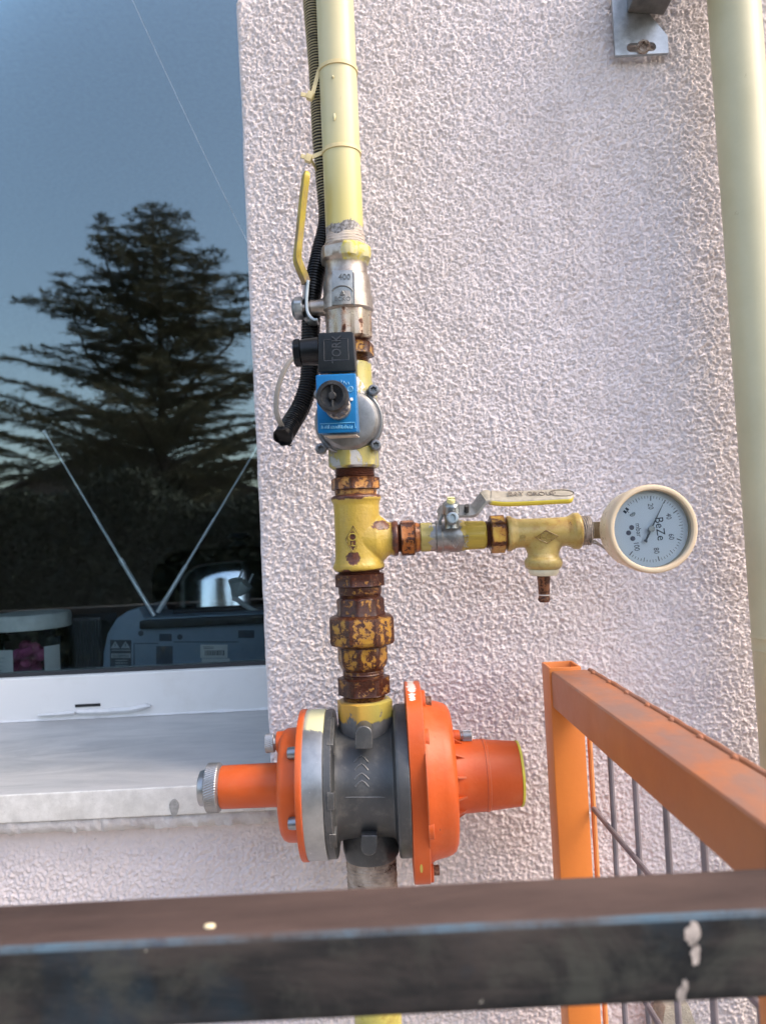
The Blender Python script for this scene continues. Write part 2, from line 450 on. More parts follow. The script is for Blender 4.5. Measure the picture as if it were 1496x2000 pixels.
# front edge runs a little past the arris
m = MB(); m.box((XC - .0035, sy, SILL_T - .028), (XC + .018, -.004, SILL_T - .001)); obj('slab_end', m, M_MARB, sill, bev=.002)
mo = MB(); rng = np.random.default_rng(5); N = 260
rr = []
for i in range(N):
    x = -1.2 + (XC + .022 + 1.2) * i / (N - 1); j = rng.normal(0, .0010, 4)
    s = .004 * math.sin(x * 9) * .3
    rr.append([(x, sy + .0035 + j[0], SILL_T - .0275), (x, sy + .0022 + j[1], SILL_T - .033 + j[3] * .5), (x, sy + .005 + j[2], SB + s + j[0] * .6), (x, -.0005, SB - .004 + s), (x, .02, SB - .004), (x, .02, SILL_T - .0275)])
mo.rings(rr); n = NT('mortar'); n.set('Base Color', n.mix(n.ramp(n.noise(40, 6, .7), .35, .65), (.60, .585, .57), (.45, .42, .41))).set('Roughness', .95)
n.bump(n.noise(420, 6, .7), .7, .0015); M_MORT = n.mat
obj('mortar_bed', mo, M_MORT, sill, sharp=60)
m = MB(); c = P(341, 1577, SILL_F)
m.prism([c + CR * (math.cos(t) * .0046 * (1 + .12 * math.sin(3 * t))) + CU * (math.sin(t) * .0085) + Vector((0, -.0006, 0)) for t in [2 * math.pi * q / 20 for q in range(20)]], (0, .002, 0))
obj('repair_patch', m, plain('grey_putty', (.30, .30, .29), .9, var=.25, sc=200), sill)

# window: frame, glass
n = NT('frame_white'); dz_ = n.noise(14, 7, .7)
n.set('Base Color', n.mix(n.mth('MULTIPLY', n.ramp(dz_, .5, .75), .35), (.76, .755, .73), (.55, .52, .46))).set('Roughness', .38); n.bump(n.noise(50, 4), .08, .001)
M_FR = n.mat
FD = 1.075; GZT = P(200, 1317, FD).z
win = thing('window', 'white framed window reflecting a dark conifer and blue sky', 'window', (-.9, .30, SILL_T))
yf = CAM.y + FD
fr = MB()
fr.box((WL + .003, yf, SILL_T + .001), (XC - .003, yf + .065, GZT)); fr.box((WL + .003, yf, WT - .07), (XC - .003, yf + .065, WT - .002))
fr.box((WL + .003, yf, GZT), (WL + .063, yf + .065, WT - .07)); fr.box((XC - .038, yf, GZT), (XC - .003, yf + .065, WT - .07))
obj('frame', fr, M_FR, win, bev=.003, bseg=3)
gb = MB().box((WL + .06, yf + .012, GZT - .001), (XC - .036, yf + .020, GZT + .005))
obj('gasket', gb, plain('gasket_rubber', (.02, .022, .025), .6), win)
sl_ = MB(); a, b = P(148, 1379, FD), P(197, 1377, FD); sl_.box((a.x, yf - .0012, a.z - .0016), (b.x, yf + .003, a.z + .0022))
obj('drain_slot', sl_, plain('slot_black', (.015, .015, .015), .7), win)
rr = []; pr = [(75, 1397, 3), (100, 1396, 5), (146, 1392, 7), (149, 1388, 3), (151, 1391, 7), (200, 1390, 9), (255, 1386, 9), (285, 1380, 9), (295, 1379, 2)]
for (px, py, hh) in pr:
    c = P(px, py, FD - .004); k = hh * .0004
    rr.append([c + Vector((0, 0, k)), c + Vector((0, -.003, 0)), c + Vector((0, -.001, -k)), c + Vector((0, .0035, -k)), c + Vector((0, .0035, k))])
M_CAULK = plain('caulk', (.70, .70, .69), .6, var=.08)
obj('peeling_caulk', MB().rings(rr), M_CAULK, win, bev=.0006)
rng = np.random.default_rng(9); rr = []
for i in range(200):
    x = -1.3 + (XC + 1.3) * i / 199; k = .0018 + abs(rng.normal(0, .0008))
    rr.append([(x, yf + .001, SILL_T + k + .001), (x, yf - k * .9, SILL_T + k * .5), (x, yf - k * 1.4, SILL_T + .0004), (x, yf + .001, SILL_T + .0004)])
obj('caulk_seam', MB().rings(rr), M_CAULK, win, sharp=60)
n = NT('window_glass')
n.t.nodes.remove(n.b)
tr = n.t.nodes.new('ShaderNodeBsdfTransparent'); tr.inputs[0].default_value = (.90, .94, .95, 1)
gl = n.t.nodes.new('ShaderNodeBsdfGlossy'); gl.inputs['Roughness'].default_value = 0.0; gl.inputs[0].default_value = (.82, .97, 1, 1)
fn = n.t.nodes.new('ShaderNodeFresnel'); fn.inputs[0].default_value = 1.5
gf = n.mth('ADD', n.mth('MULTIPLY', fn.outputs[0], 1.0), .065)
wv = n.t.nodes.new('ShaderNodeBump'); wv.inputs['Strength'].default_value = .05; wv.inputs['Distance'].default_value = .0012
n.t.links.new(n.noise(3.0, 2, .4, vec=n.map((2.5, 1, .5))), wv.inputs['Height']); n.t.links.new(wv.outputs[0], gl.inputs['Normal'])
mx = n.t.nodes.new('ShaderNodeMixShader'); n.t.links.new(gf, mx.inputs[0]); n.t.links.new(tr.outputs[0], mx.inputs[1]); n.t.links.new(gl.outputs[0], mx.inputs[2])
n.t.links.new(mx.outputs[0], n.out.inputs[0]); M_GLASS = n.mat
yg = CAM.y + GY
gm = MB().box((WL + .055, yg, GZT - .01), (XC - .03, yg + .005, WT - .06))
obj('glass_pane', gm, M_GLASS, win, smooth=False)

# ------------------------------------------------------------------ things on the shelf inside the window
TZ = P(300, 1322, 1.20).z
M_WOOD = plain('shelf_wood', (.10, .06, .04), .6)
shelf = obj('shelf', MB().box((WL + .02, yg + .035, TZ - .03), (XC + .30, yg + .50, TZ)), M_WOOD, label='dark wooden shelf inside the window under the radio and jar', cat='shelf', loc=(-.7, yg + .1, TZ), bev=.002)
M_RAD = plain('radio_plastic', (.20, .28, .37), .45, var=.08, sc=20)
M_RADK = plain('radio_black', (.018, .022, .027), .4, var=.2)
M_CHR = plain('antenna_steel', (.80, .85, .88), .35, .35, var=.05, bump=0)
rad = thing('radio', 'blue grey portable radio with two raised antennas behind the window glass', 'radio', P(360, 1315, 1.30))
rad.location.z = TZ + .001; LOC[rad.name] = Vector(rad.location)
dr = 1.21
def on(px, py, d): return P(px, py, d)
pts = [(200, 1322), (202, 1275), (210, 1237), (228, 1208), (250, 1193), (272, 1186), (281, 1208), (700, 1187), (704, 1300)]
wp = [on(a, b, dr) for a, b in pts]; wp[0].z = TZ + .001; wp[-1].z = TZ + .001
obj('body', MB().prism(wp, (0, .14, 0)), M_RAD, rad, bev=.004, bseg=3)
t0, t1 = on(272, 1213, dr - .012), on(700, 1192, dr - .012)
zt = t0.z
deck = MB(); zb = on(272, 1230, dr - .012).z
deck.box((t0.x, t0.y, zb), (t1.x, t0.y + .17, zt)); obj('deck', deck, M_RADK, rad, bev=.003)
a = on(330, 1200, 1.24); obj('handle', MB().box((a.x, a.y + .02, zt), (a.x + .28, a.y + .05, zt + .010)), M_RADK, rad, bev=.004, bseg=3)
for (x0, y0, x1, y1, cuts) in ((302, 1203, 89, 845, ((240, 1113), (195, 1038))), (309, 1196, 506, 868, ((322, 1174),))):
    A, B = on(x0, y0, 1.24), on(x1, y1, 1.25)
    m = MB(); m.tube([A, A + (B - A) * .27, A + (B - A) * .275, A + (B - A) * .55, A + (B - A) * .555, B], [.0036, .0036, .0025, .0025, .0018, .0015], 12)
    f = (cuts[0][0] - x0) / (x1 - x0); c = A + (B - A) * f; dd = (B - A).normalized()
    m.tube([c - dd * .006, c + dd * .006], .0042, 12); m.tube([B, B + dd * .004], .003, 10)
    obj('antenna', m, M_CHR, rad)
rs = MB(); yb = on(300, 1300, dr).y - .0006
def rrect(m, x0, y0, x1, y1, dd=dr, th=.0006, mi=0):
    c = [P(x0, y1, dd), P(x1, y1, dd), P(x1, y0, dd), P(x0, y0, dd)]
    c = [Vector((p.x, p.y - th, p.z)) for p in c]; m.prism(c, (0, th + .001, 0), mi)
for (x0, y0, x1, y1) in ((312, 1238, 336, 1252), (466, 1231, 497, 1246)):
    rrect(rs, x0, y0, x1, y1)
for (px, py) in ((276, 1237), (352, 1244)):
    c = P(px, py, dr); rs.tube([c + Vector((0, -.0012, 0)), c + Vector((0, .002, 0))], .0042, 16)
rrect(rs, 262, 1256, 310, 1257.5); rrect(rs, 340, 1253, 466, 1254.5); rrect(rs, 262, 1256, 263.5, 1306); rrect(rs, 306, 1262, 338, 1300, th=.0003)
obj('battery_hatch', rs, plain('radio_dark', (.05, .07, .10), .5), rad)
st = MB(); rrect(st, 216, 1250, 257, 1308, th=.0005)
for cx in (226, 246):
    for q in (0,): 
        c = [P(cx - 9, 1266, dr), P(cx + 9, 1266, dr), P(cx, 1252, dr)]; st.prism([Vector((p.x, p.y - .0009, p.z)) for p in c], (0, .0006, 0), 1)
    rrect(st, cx - .7, 1257, cx + .7, 1263, th=.0012, mi=0)
rrect(st, 218, 1276, 256, 1285, th=.0009, mi=1)
for k, y in enumerate((1269, 1289, 1294, 1299, 1304)): rrect(st, 226 if k else 219, y, 250 if k else 255, y + 1.6, th=.0009, mi=2)
for y in (1279, 1282): rrect(st, 221, y, 253, y + 1, th=.0012, mi=0)
M_LW, M_LG, M_LD = plain('label_white', (.62, .66, .66), .6, var=.05), plain('label_grey', (.30, .36, .40), .6), plain('label_dark', (.06, .075, .095), .6)
obj('warning_label', st, [M_LD, M_LG, M_LG], rad)
bl = MB(); rrect(bl, 392, 1259, 445, 1285, th=.0006); rrect(bl, 395, 1286, 449, 1302, th=.0005)
rng = random.Random(4); x = 401
while x < 439:
    w_ = rng.choice((.8, 1.2, 2)); rrect(bl, x, 1270, x + w_, 1280, th=.0009, mi=1); x += w_ + rng.choice((.8, 1.3))
for y in (1263, 1266): rrect(bl, 398, y, 418, y + 1, th=.0009, mi=1)
text_mb(bl, 'TBT', .0062, P(423, 1295, dr) + Vector((0, -.0008, 0)), CR, CU, .0003, 1)
obj('barcode_label', bl, [M_LW, M_LD], rad)

# glass jar with a pale lid and a paper label
jar = thing('jar', 'glass jar with pale metal lid, white label and pink contents inside the window', 'jar', P(20, 1315, 1.26))
jc = P(66, 1315, 1.26); jar.location = (jc.x, jc.y, TZ + .001); LOC[jar.name] = Vector(jar.location)
def lathe_z(m, c, prof, seg=48, mi=0, arc=None):
    rr = [[(c.x + r * math.cos(2 * math.pi * q / seg), c.y + r * math.sin(2 * math.pi * q / seg), z) for q in range(seg)] for z, r in prof]
    return m.rings(rr, m=mi)
zl0, zl1 = P(66, 1231, 1.22).z, P(66, 1201, 1.22).z; RJ = .062
n = NT('jar_glass'); n.t.nodes.remove(n.b)
tr = n.t.nodes.new('ShaderNodeBsdfTransparent'); tr.inputs[0].default_value = (.90, .93, .93, 1); gl = n.t.nodes.new('ShaderNodeBsdfGlossy'); gl.inputs['Roughness'].default_value = .04
fn = n.t.nodes.new('ShaderNodeFresnel'); fn.inputs[0].default_value = 1.45; mx = n.t.nodes.new('ShaderNodeMixShader')
n.t.links.new(fn.outputs[0], mx.inputs[0]); n.t.links.new(tr.outputs[0], mx.inputs[1]); n.t.links.new(gl.outputs[0], mx.inputs[2]); n.t.links.new(mx.outputs[0], n.out.inputs[0]); M_JG = n.mat
obj('glass', lathe_z(MB(), jc, [(TZ + .002, RJ - .004), (TZ + .006, RJ), (zl0 - .012, RJ), (zl0 - .004, RJ - .006), (zl0 + .004, RJ - .008), (zl0 + .004, RJ - .010), (zl0 - .005, RJ - .009), (zl0 - .013, RJ - .003), (TZ + .008, RJ - .003), (TZ + .005, RJ - .007)]), M_JG, jar)
lid = MB(); lathe_z(lid, jc, [(zl0, RJ - .004), (zl0 + .001, RJ - .001), (zl1 - .003, RJ - .001), (zl1, RJ - .003), (zl1 + .001, RJ - .010)])
obj('lid', lid, plain('lid_metal', (.62, .66, .64), .45), jar)
seg = 20
for (p0, p1, z1, lines) in ((-150, -92, P(20, 1268, 1.21).z, 9), (-50, -26, P(110, 1262, 1.21).z, 0)):
    m = MB(); rr = []
    for i in range(seg + 1):
        t = math.radians(p0 + (p1 - p0) * i / seg); rr.append([(jc.x + r_ * math.cos(t), jc.y + r_ * math.sin(t), z) for r_, z in ((RJ + .0004, TZ + .004), (RJ + .0004, z1), (RJ + .0001, z1), (RJ + .0001, TZ + .004))])
    m.rings(rr)
    for k in range(lines):
        zz = TZ + .040 - k * .0032; t0_, t1_ = math.radians(-140), math.radians(-104 - (k * 7) % 12)
        rr = [[(jc.x + r_ * math.cos(t0_ + (t1_ - t0_) * i / 8), jc.y + r_ * math.sin(t0_ + (t1_ - t0_) * i / 8), z) for r_, z in ((RJ + .0007, zz), (RJ + .0007, zz + .0008), (RJ + .0002, zz + .0008), (RJ + .0002, zz))] for i in range(9)]
        m.rings(rr, m=1)
    obj('label', m, [M_LW, M_LG], jar)
m = MB(); rng = random.Random(2)
for k in range(26):
    t = rng.uniform(0, 6.28); rj = rng.uniform(0, RJ - .018); z = TZ + .014 + rng.uniform(0, .032)
    c = Vector((jc.x + rj * math.cos(t), jc.y + rj * math.sin(t), z)); d = Vector((rng.uniform(-1, 1), rng.uniform(-1, 1), rng.uniform(-.7, .7))).normalized() * .012
    m.tube([c - d, c - d * .7, c + d * .7, c + d], [.004, .0085, .0085, .004], 10)
obj('sweets', m, plain('pink_sweets', (.60, .12, .30), .6, var=.2), jar)
# dark slatted box between jar and radio
bx = MB(); a, b = P(112, 1320, 1.28), P(200, 1320, 1.28); zt2 = P(150, 1208, 1.28).z
for i in range(16):
    x = a.x + (b.x - a.x) * i / 16; bx.box((x, a.y, TZ + .001), (x + (b.x - a.x) / 16 * .72, a.y + .05, zt2 - .004))
bx.box((a.x - .03, a.y + .004, TZ + .001), (b.x, a.y + .08, zt2))
obj('slatted_box', bx, plain('dark_box', (.045, .055, .065), .6), label='dark ribbed box standing between the jar and the radio', cat='box', loc=(a.x, a.y, TZ))
# shiny steel pot behind the radio
pc = P(470, 1120, 1.85); pz0, pz1 = 1.0, P(470, 1066, 1.70).z
pot = thing('steel_pot', 'shiny rounded steel pot inside the room behind the radio and plug', 'pot', (pc.x, pc.y, pz0)); RP = P(640, 1120, 1.85).x - pc.x
m = MB(); lathe_z(m, pc, [(pz0, RP * .92), (pz0 + .01, RP), (pz1 - .07, RP), (pz1 - .035, RP * .94), (pz1 - .012, RP * .80), (pz1 - .002, RP * .62), (pz1, RP * .3)], 96)
n = NT('polished_steel'); n.set('Base Color', (.75, .78, .80)).set('Metallic', 1.0).set('Roughness', .12); n.bump(n.noise(30, 3, vec=n.map((1, 1, .05))), .08, .002)
obj('body', m, n.mat, pot)
m = MB(); lathe_z(m, pc, [(pz1 - .001, RP * .12), (pz1 + .012, RP * .05), (pz1 + .02, RP * .14), (pz1 + .03, RP * .10)], 32); obj('lid_knob', m, M_RADK, pot)
obj('worktop', MB().box((-1.6, pc.y - RP - .06, pz0 - .03), (1.6, pc.y + .5, pz0)), M_WOOD, house)
# plug with its cord lying on the radio
pl = thing('plug', 'grey two pin mains plug with cord resting on top of the radio', 'plug', P(463, 1165, 1.27))
M_PLG = plain('plug_plastic', (.50, .55, .54), .45, var=.06)
m = MB(); c0, c1, c2 = P(458, 1168, 1.27), P(463, 1150, 1.265), P(461, 1133, 1.26)
m.tube([c0, c0 + (c1 - c0) * .5, c1, c2], [.004, .0075, .010, .0125], 16)
d0, d1 = P(465, 1160, 1.265), P(482, 1140, 1.26); m.tube([d0, d0 + (d1 - d0) * .5, d1], [.006, .011, .011], 16)
obj('body', m, M_PLG, pl)
m = MB(); m.tube([P(467, 1130, 1.26), P(474, 1112, 1.255)], .0017, 8); obj('pin', m, M_CHR, pl)
m = MB(); m.tube([P(487, 1138, 1.26), P(494, 1121, 1.255)], .0017, 8); obj('pin', m, M_CHR, pl)
cp = [(455, 1168), (462, 1170), (475, 1180), (495, 1192), (520, 1201), (560, 1206)]
obj('cord', MB().tube([P(x, y, 1.26) for x, y in cp], .0042, 10), M_PLG, pl)

# ------------------------------------------------------------------ the garden opposite (seen mirrored in the glass)
def leaves(name, C, D, Lg, Wd, mat, parent):
    """C centres, D long directions, quads of length Lg and width Wd"""
    n_ = len(C); rng = np.random.default_rng(n_)
    r = rng.standard_normal((n_, 3)); s = np.cross(D, r); s /= np.linalg.norm(s, axis=1)[:, None] + 1e-9
    L = np.asarray(Lg).reshape(-1, 1); w = np.asarray(Wd).reshape(-1, 1)
    V = np.stack([C - s * w * .5, C + s * w * .5, C + D * L + s * w * .12, C + D * L - s * w * .12], 1).reshape(-1, 3).astype(np.float32)
    return np_mesh(name, V, np.arange(len(V)).reshape(-1, 4), mat, parent, smooth=False)
def leafmat(name, a, b):
    n = NT(name); n.set('Base Color', n.mix(n.ramp(n.noise(2.5, 5, .7), .35, .65), a, b)).set('Roughness', .65); return n.mat
M_NEED, M_HEDGE = leafmat('cedar_needles', (.055, .062, .030), (.15, .12, .055)), leafmat('hedge_leaf', (.010, .018, .007), (.030, .032, .011))
M_BARK = plain('bark', (.07, .05, .038), .95, var=.3, sc=8)
def conifer(base, top, width, label, seed, leaders=(), nb=110):
    rng = np.random.default_rng(seed); b = Vector(base); Ht = top - b.z
    t = thing('cedar_tree', label, 'tree', b)
    mb = MB(); trk = [b + Vector((.03 * math.sin(k), .03 * math.cos(k * 1.7), Ht * k / 12)) for k in range(13)]
    mb.tube(trk, [.14 * (1 - k / 12.5) + .012 for k in range(13)], 10)
    C, D, L = [], [], []
    tips = [(trk, Ht, 1.0)]
    def branch(p0, az, ln, rise, droop, rad):
        pts = []; K = 9
        for k in range(K):
            s = k / (K - 1); pts.append(p0 + Vector((math.cos(az) * ln * s, math.sin(az) * ln * s, ln * (rise * s - droop * s * s))))
        mb.tube(pts, [rad * (1 - .9 * k / (K - 1)) + .003 for k in range(K)], 5)
        for s in np.arange(.12, 1.0, .055 / max(ln, .3)):
            i = min(int(s * (K - 1)), K - 2); q = pts[i].lerp(pts[i + 1], s * (K - 1) - i)
            for sd_ in (-1, 1):
                tl = (.16 + .62 * ln * .28 * (1 - s) + .05) * rng.uniform(.55, 1.25)
                a2_ = az + sd_ * rng.uniform(.6, 1.25); dr_ = Vector((math.cos(a2_), math.sin(a2_), rng.uniform(-.22, .18)))
                m_ = max(3, int(tl / .03))
                for u in range(m_):
                    c = q + dr_ * (tl * u / m_)
                    for _ in range(3):
                        v = Vector((rng.normal(0, .8), rng.normal(0, .8), rng.normal(.35, .45))) + dr_ * .9
                        C.append(c); D.append(v.normalized()); L.append(rng.uniform(.03, .065))
        for u in range(10):
            v = Vector((math.cos(az), math.sin(az), .25)) + Vector(rng.normal(0, .35, 3)); C.append(pts[-1]); D.append(v.normalized()); L.append(.09)
    for i in range(nb):
        h = .10 + .88 * (i + rng.uniform(-.4, .4)) / nb; h = min(.985, max(.05, h))
        ln = width * ((1 - h) ** .80 * 1.02) * rng.uniform(.50, 1.12) + .12
        branch(b + Vector((0, 0, Ht * h)), i * 2.39996 + rng.uniform(-.3, .3), ln, rng.uniform(.25, .6), rng.uniform(.10, .36), .03 * (1 - h) + .008)
    for (az, h0, h1, off) in leaders:
        p0 = b + Vector((0, 0, Ht * h0)); p1 = b + Vector((math.cos(az) * off, math.sin(az) * off, Ht * h1))
        pm = p0.lerp(p1, .5) + Vector((math.cos(az) * off * .25, math.sin(az) * off * .25, 0))
        pts = [p0, p0.lerp(pm, .5), pm, pm.lerp(p1, .5), p1]; mb.tube(pts, [.04, .034, .026, .018, .005], 6)
        for k in range(26):
            s = .25 + .75 * k / 26; q = p0.lerp(p1, s)
            branch(q, rng.uniform(0, 6.28), (1 - s) * .75 + .14, rng.uniform(.3, .7), .25, .007)
    obj('trunk', mb, M_BARK, t)
    C, D, L = np.array([tuple(c) for c in C]), np.array([tuple(c) for c in D]), np.array(L)
    leaves('crown', C, D, L * 1.25, L * .26, M_NEED, t)
    return t
tp = R(300, 395, 15.0)
conifer((tp.x, tp.y, GZ), tp.z, 4.9, 'tall dark conifer with several upright tips opposite the window', 3, leaders=((math.pi * .92, .62, .96, 1.1), (.3, .60, .86, 1.25), (math.pi, .45, .84, 1.9), (-.4, .5, .84, 1.9)), nb=185)
tp = R(-60, 760, 13.0)
conifer((tp.x, tp.y, GZ), tp.z, 2.2, 'lower dark conifer mirrored at the far left of the window', 8, nb=60)
tp = R(640, 620, 17.0)
conifer((tp.x, tp.y, GZ), tp.z, 2.7, 'dark conifer right of the tall one, mostly hidden by the wall edge', 12, nb=60)
# hedge
rng = np.random.default_rng(21); K = 90000
hx = rng.uniform(-9, 3, K); hy = rng.uniform(-.55, .55, K); hz = rng.uniform(0, 1, K) ** .8
topz = 2.15 + .25 * np.sin(hx * 1.3) + .15 * np.sin(hx * 3.7 + 1)
C = np.stack([hx, -8.5 + hy * (1 - .3 * hz), GZ + hz * topz], 1); D = rng.standard_normal((K, 3)); D[:, 2] += .5; D /= np.linalg.norm(D, axis=1)[:, None]
hedge = thing('hedge', 'long dark green hedge reflected low in the window glass', 'hedge', (-3, -8.5, GZ))
leaves('foliage', C, D, rng.uniform(.05, .11, K), rng.uniform(.04, .07, K), M_HEDGE, hedge)
hb = MB()
for i in range(24):
    x = -8.8 + i * .5; hb.tube([(x, -8.5, 0), (x + .1, -8.5 + .1 * math.sin(i), 1.0), (x, -8.4, 1.7)], [.05, .035, .015], 6)
obj('stems', hb, M_BARK, hedge)
# neighbour's house with a gable towards us
ap = R(228, 862, 24); hs = thing('neighbour_house', 'dark gabled house mirrored behind the conifers', 'house', (ap.x, ap.y, GZ))
M_NW = plain('dark_brick', (.10, .07, .055), .9, var=.3, sc=3)
hw = MB(); ez = ap.z - 1.6
hw.prism([(ap.x - 4.2, ap.y, GZ), (ap.x + 4.2, ap.y, GZ), (ap.x + 4.2, ap.y, ez), (ap.x, ap.y, ap.z - .05), (ap.x - 4.2, ap.y, ez)], (0, -9, 0)); obj('wall', hw, M_NW, hs, smooth=False)
hr = MB()
for s in (-1, 1):
    hr.prism([(ap.x, ap.y + .3, ap.z), (ap.x + s * 4.6, ap.y + .3, ez - .15), (ap.x + s * 4.6, ap.y + .3, ez - .27), (ap.x, ap.y + .3, ap.z - .12)], (0, -9.6, 0))
obj('roof', hr, plain('dark_tiles', (.05, .035, .03), .85, var=.3, sc=5), hs, smooth=False)
M_DP = plain('dark_pane', (.04, .05, .07), .15, bump=0)
for x in (-2.2, 1.2): obj('window', MB().box((ap.x + x, ap.y, 1.2), (ap.x + x + 1.0, ap.y + .05, 2.5)), M_DP, hs, smooth=False)
# far line of trees behind, one mass
rng = np.random.default_rng(31); K = 60000
fx = rng.uniform(-60, 40, K); tz = 3.6 + 1.2 * np.sin(fx * .35) + .9 * np.sin(fx * 1.1 + 2)
C = np.stack([fx, -48 + rng.uniform(-2, 2, K), rng.uniform(0, 1, K) ** .7 * tz], 1); D = rng.standard_normal((K, 3)); D /= np.linalg.norm(D, axis=1)[:, None]
o = leaves('far_wood', C, D, rng.uniform(.4, .8, K), rng.uniform(.3, .5, K), M_HEDGE, None); tagit(o, 'distant dark line of trees mirrored low in the window', 'wood', kind='stuff')
# a thin strand added to stand in for an unidentified pale line on the glass
A, B = P(232, -60, GY - .006), P(490, 486, GY - .006)
pts = [A.lerp(B, k / 24) + Vector((0, 0, -.006 * math.sin(math.pi * k / 24))) for k in range(25)]
obj('line', MB().tube(pts, .00032, 6), plain('pale_strand', (.80, .82, .85), .5, bump=0), label='thin pale slanting line across the upper window glass', cat='line', loc=A)
# ------------------------------------------------------------------ the big pale gas riser on the right and its bracket
n = NT('cream_paint'); a = n.noise(14, 6, .6)
c = n.mix(n.ramp(a, .35, .65), (.46, .44, .26), (.42, .40, .22)); st = n.noise(90, 6, .7, vec=n.map((1, 1, .12)))
c = n.mix(n.mth('MULTIPLY', n.ramp(st, .64, .68), .55), c, (.30, .27, .16))
n.set('Base Color', c).set('Roughness', n.mth('ADD', n.mth('MULTIPLY', n.noise(40, 5), .2), .30)); n.bump(n.noise(130, 4, .5), .12, .0008); M_CREAM = n.mat
n = NT('cream_paint_dull'); a = n.noise(14, 6, .6)
c = n.mix(n.ramp(a, .35, .65), (.45, .43, .28), (.40, .38, .24)); st = n.noise(70, 6, .7)
c = n.mix(n.mth('MULTIPLY', n.ramp(st, .68, .71), .5), c, (.28, .24, .15))
n.set('Base Color', c).set('Roughness', .45); n.bump(n.noise(150, 4, .5), .12, .0008); M_CREAM2 = n.mat
ax = Ax((1432, 0), (1538, 1500), .728)
riser = thing('gas_riser', 'thick pale yellow gas riser pipe at the right edge of the wall', 'pipe', ax.at(2000))
m = MB(); lathe(m, ax, [(-250, 48.5), (1243, 48.5), (1245, 49.5), (1249, 50.5), (1252, 49), (1270, 49), (1273, 50), (1277, 48.5), (3400, 48.5)]); obj('pipe', m, M_CREAM2, riser)
M_ZINC = metal('zinc_plate', (.62, .65, .67), .36, spots=((.25, .24, .23), .72))
M_STEELD = metal('dull_steel', (.30, .29, .28), .5)
br = thing('wall_bracket', 'galvanised steel wall bracket with slotted hole and screw at the top', 'bracket', P(1250, 60, .77))
dd = .772
def quadp(pts, d, th): return [P(x, y, d) for x, y in pts]
m = MB(); fp = [P(1197, -60, dd), P(1302, -60, dd), P(1303, 117, dd), P(1199, 113, dd)]
z0_, z1_ = fp[3].z, fp[0].z
# plate with an open slot: four strips round it
xl, xr, ypl = fp[3].x, fp[2].x, fp[0].y - .004
sc_ = P(1252, 92, dd - .004); sx, sz = .0150, .0047
def slotplate(m, x0, x1, z0, z1, yf_, yb_, c, hx_, hz_, K=10):
    loop = []
    for k in range(K + 1): t = -math.pi / 2 + math.pi * k / K; loop.append((c.x + hx_ - hz_ + hz_ * math.cos(t), c.z + hz_ * math.sin(t)))
    for k in range(K + 1): t = math.pi / 2 + math.pi * k / K; loop.append((c.x - hx_ + hz_ + hz_ * math.cos(t), c.z + hz_ * math.sin(t)))
    N = len(loop); out = []
    for (x, z) in loop:
        dx_, dz__ = x - c.x, z - c.z; s = 1e9
        if dx_ > 1e-9: s = min(s, (x1 - c.x) / dx_)
        if dx_ < -1e-9: s = min(s, (x0 - c.x) / dx_)
        if dz__ > 1e-9: s = min(s, (z1 - c.z) / dz__)
        if dz__ < -1e-9: s = min(s, (z0 - c.z) / dz__)
        out.append((c.x + dx_ * s, c.z + dz__ * s))
    # snap nearest points to the corners
    for cx_, cz_ in ((x0, z0), (x1, z0), (x1, z1), (x0, z1)):
        i = min(range(N), key=lambda k: abs(math.atan2(cz_ - c.z, cx_ - c.x) - math.atan2(out[k][1] - c.z, out[k][0] - c.x))); out[i] = (cx_, cz_)
    v = [(x, yf_, z) for x, z in loop] + [(x, yf_, z) for x, z in out] + [(x, yb_, z) for x, z in loop] + [(x, yb_, z) for x, z in out]
    f = []
    for i in range(N):
        j = (i + 1) % N
        f += [(i, j, N + j, N + i), (2*N+i, 3*N+i, 3*N+j, 2*N+j), (i, 2*N+i, 2*N+j, j), (N+i, N+j, 3*N+j, 3*N+i)]
    m.add(v, f)
slotplate(m, xl, xr, z0_, z1_, ypl, ypl + .004, sc_, sx, sz)
obj('plate', m, M_ZINC, br, sharp=30)
m = MB(); a0, a1 = P(1214, 20, .70), P(1292, 36, .70)
yq = ypl - .0005
top = [Vector((P(1222, 40, dd).x, yq, P(1222, 30, dd).z)), Vector((P(1292, 36, dd).x, yq, P(1292, 36, dd).z)), Vector((P(1303, 5, dd).x, yq, P(1303, 2, dd).z)), Vector((P(1303, -70, dd).x, yq, z1_)), Vector((P(1222, -70, dd).x, yq, z1_))]
m.prism(top, (0, -.075, 0)); obj('arm', m, M_STEELD, br, bev=.0015, smooth=False)
m = MB(); c = P(1256, 91, dd - .006); xs_ = Ax((1256, 91), (1256, 91.01), dd)
def screw(m, c, nrm, r, h, star=6, hint=(0, 0, 1), inner=.52, depth=.5, dome=.25):
    nrm = Vector(nrm).normalized(); u = Vector(hint) - nrm * Vector(hint).dot(nrm); u.normalize(); w_ = nrm.cross(u); c = Vector(c); S = 48
    def ring(rr_, hh_, st=False):
        o_ = []
        for q in range(S):
            t = 2 * math.pi * q / S; k = rr_ * (1 + .16 * math.cos(star * t)) if st else rr_
            o_.append(c + (u * math.cos(t) + w_ * math.sin(t)) * k + nrm * hh_)
        return o_
    m.rings([ring(r * .98, 0), ring(r, h * .15), ring(r, h * (1 - dome)), ring(r * .93, h * .95), ring(r * .8, h), ring(r * inner, h * .98, True), ring(r * inner * .92, h * depth, True)])
screw(m, Vector((c.x, ypl, c.z)), (0, -1, 0), 13.2 * dd / F, .0042, star=4, inner=.55, depth=.35)
obj('screw', m, rusty('rusty_screw', (.42, .38, .33), .42, .5, sc=300), br)

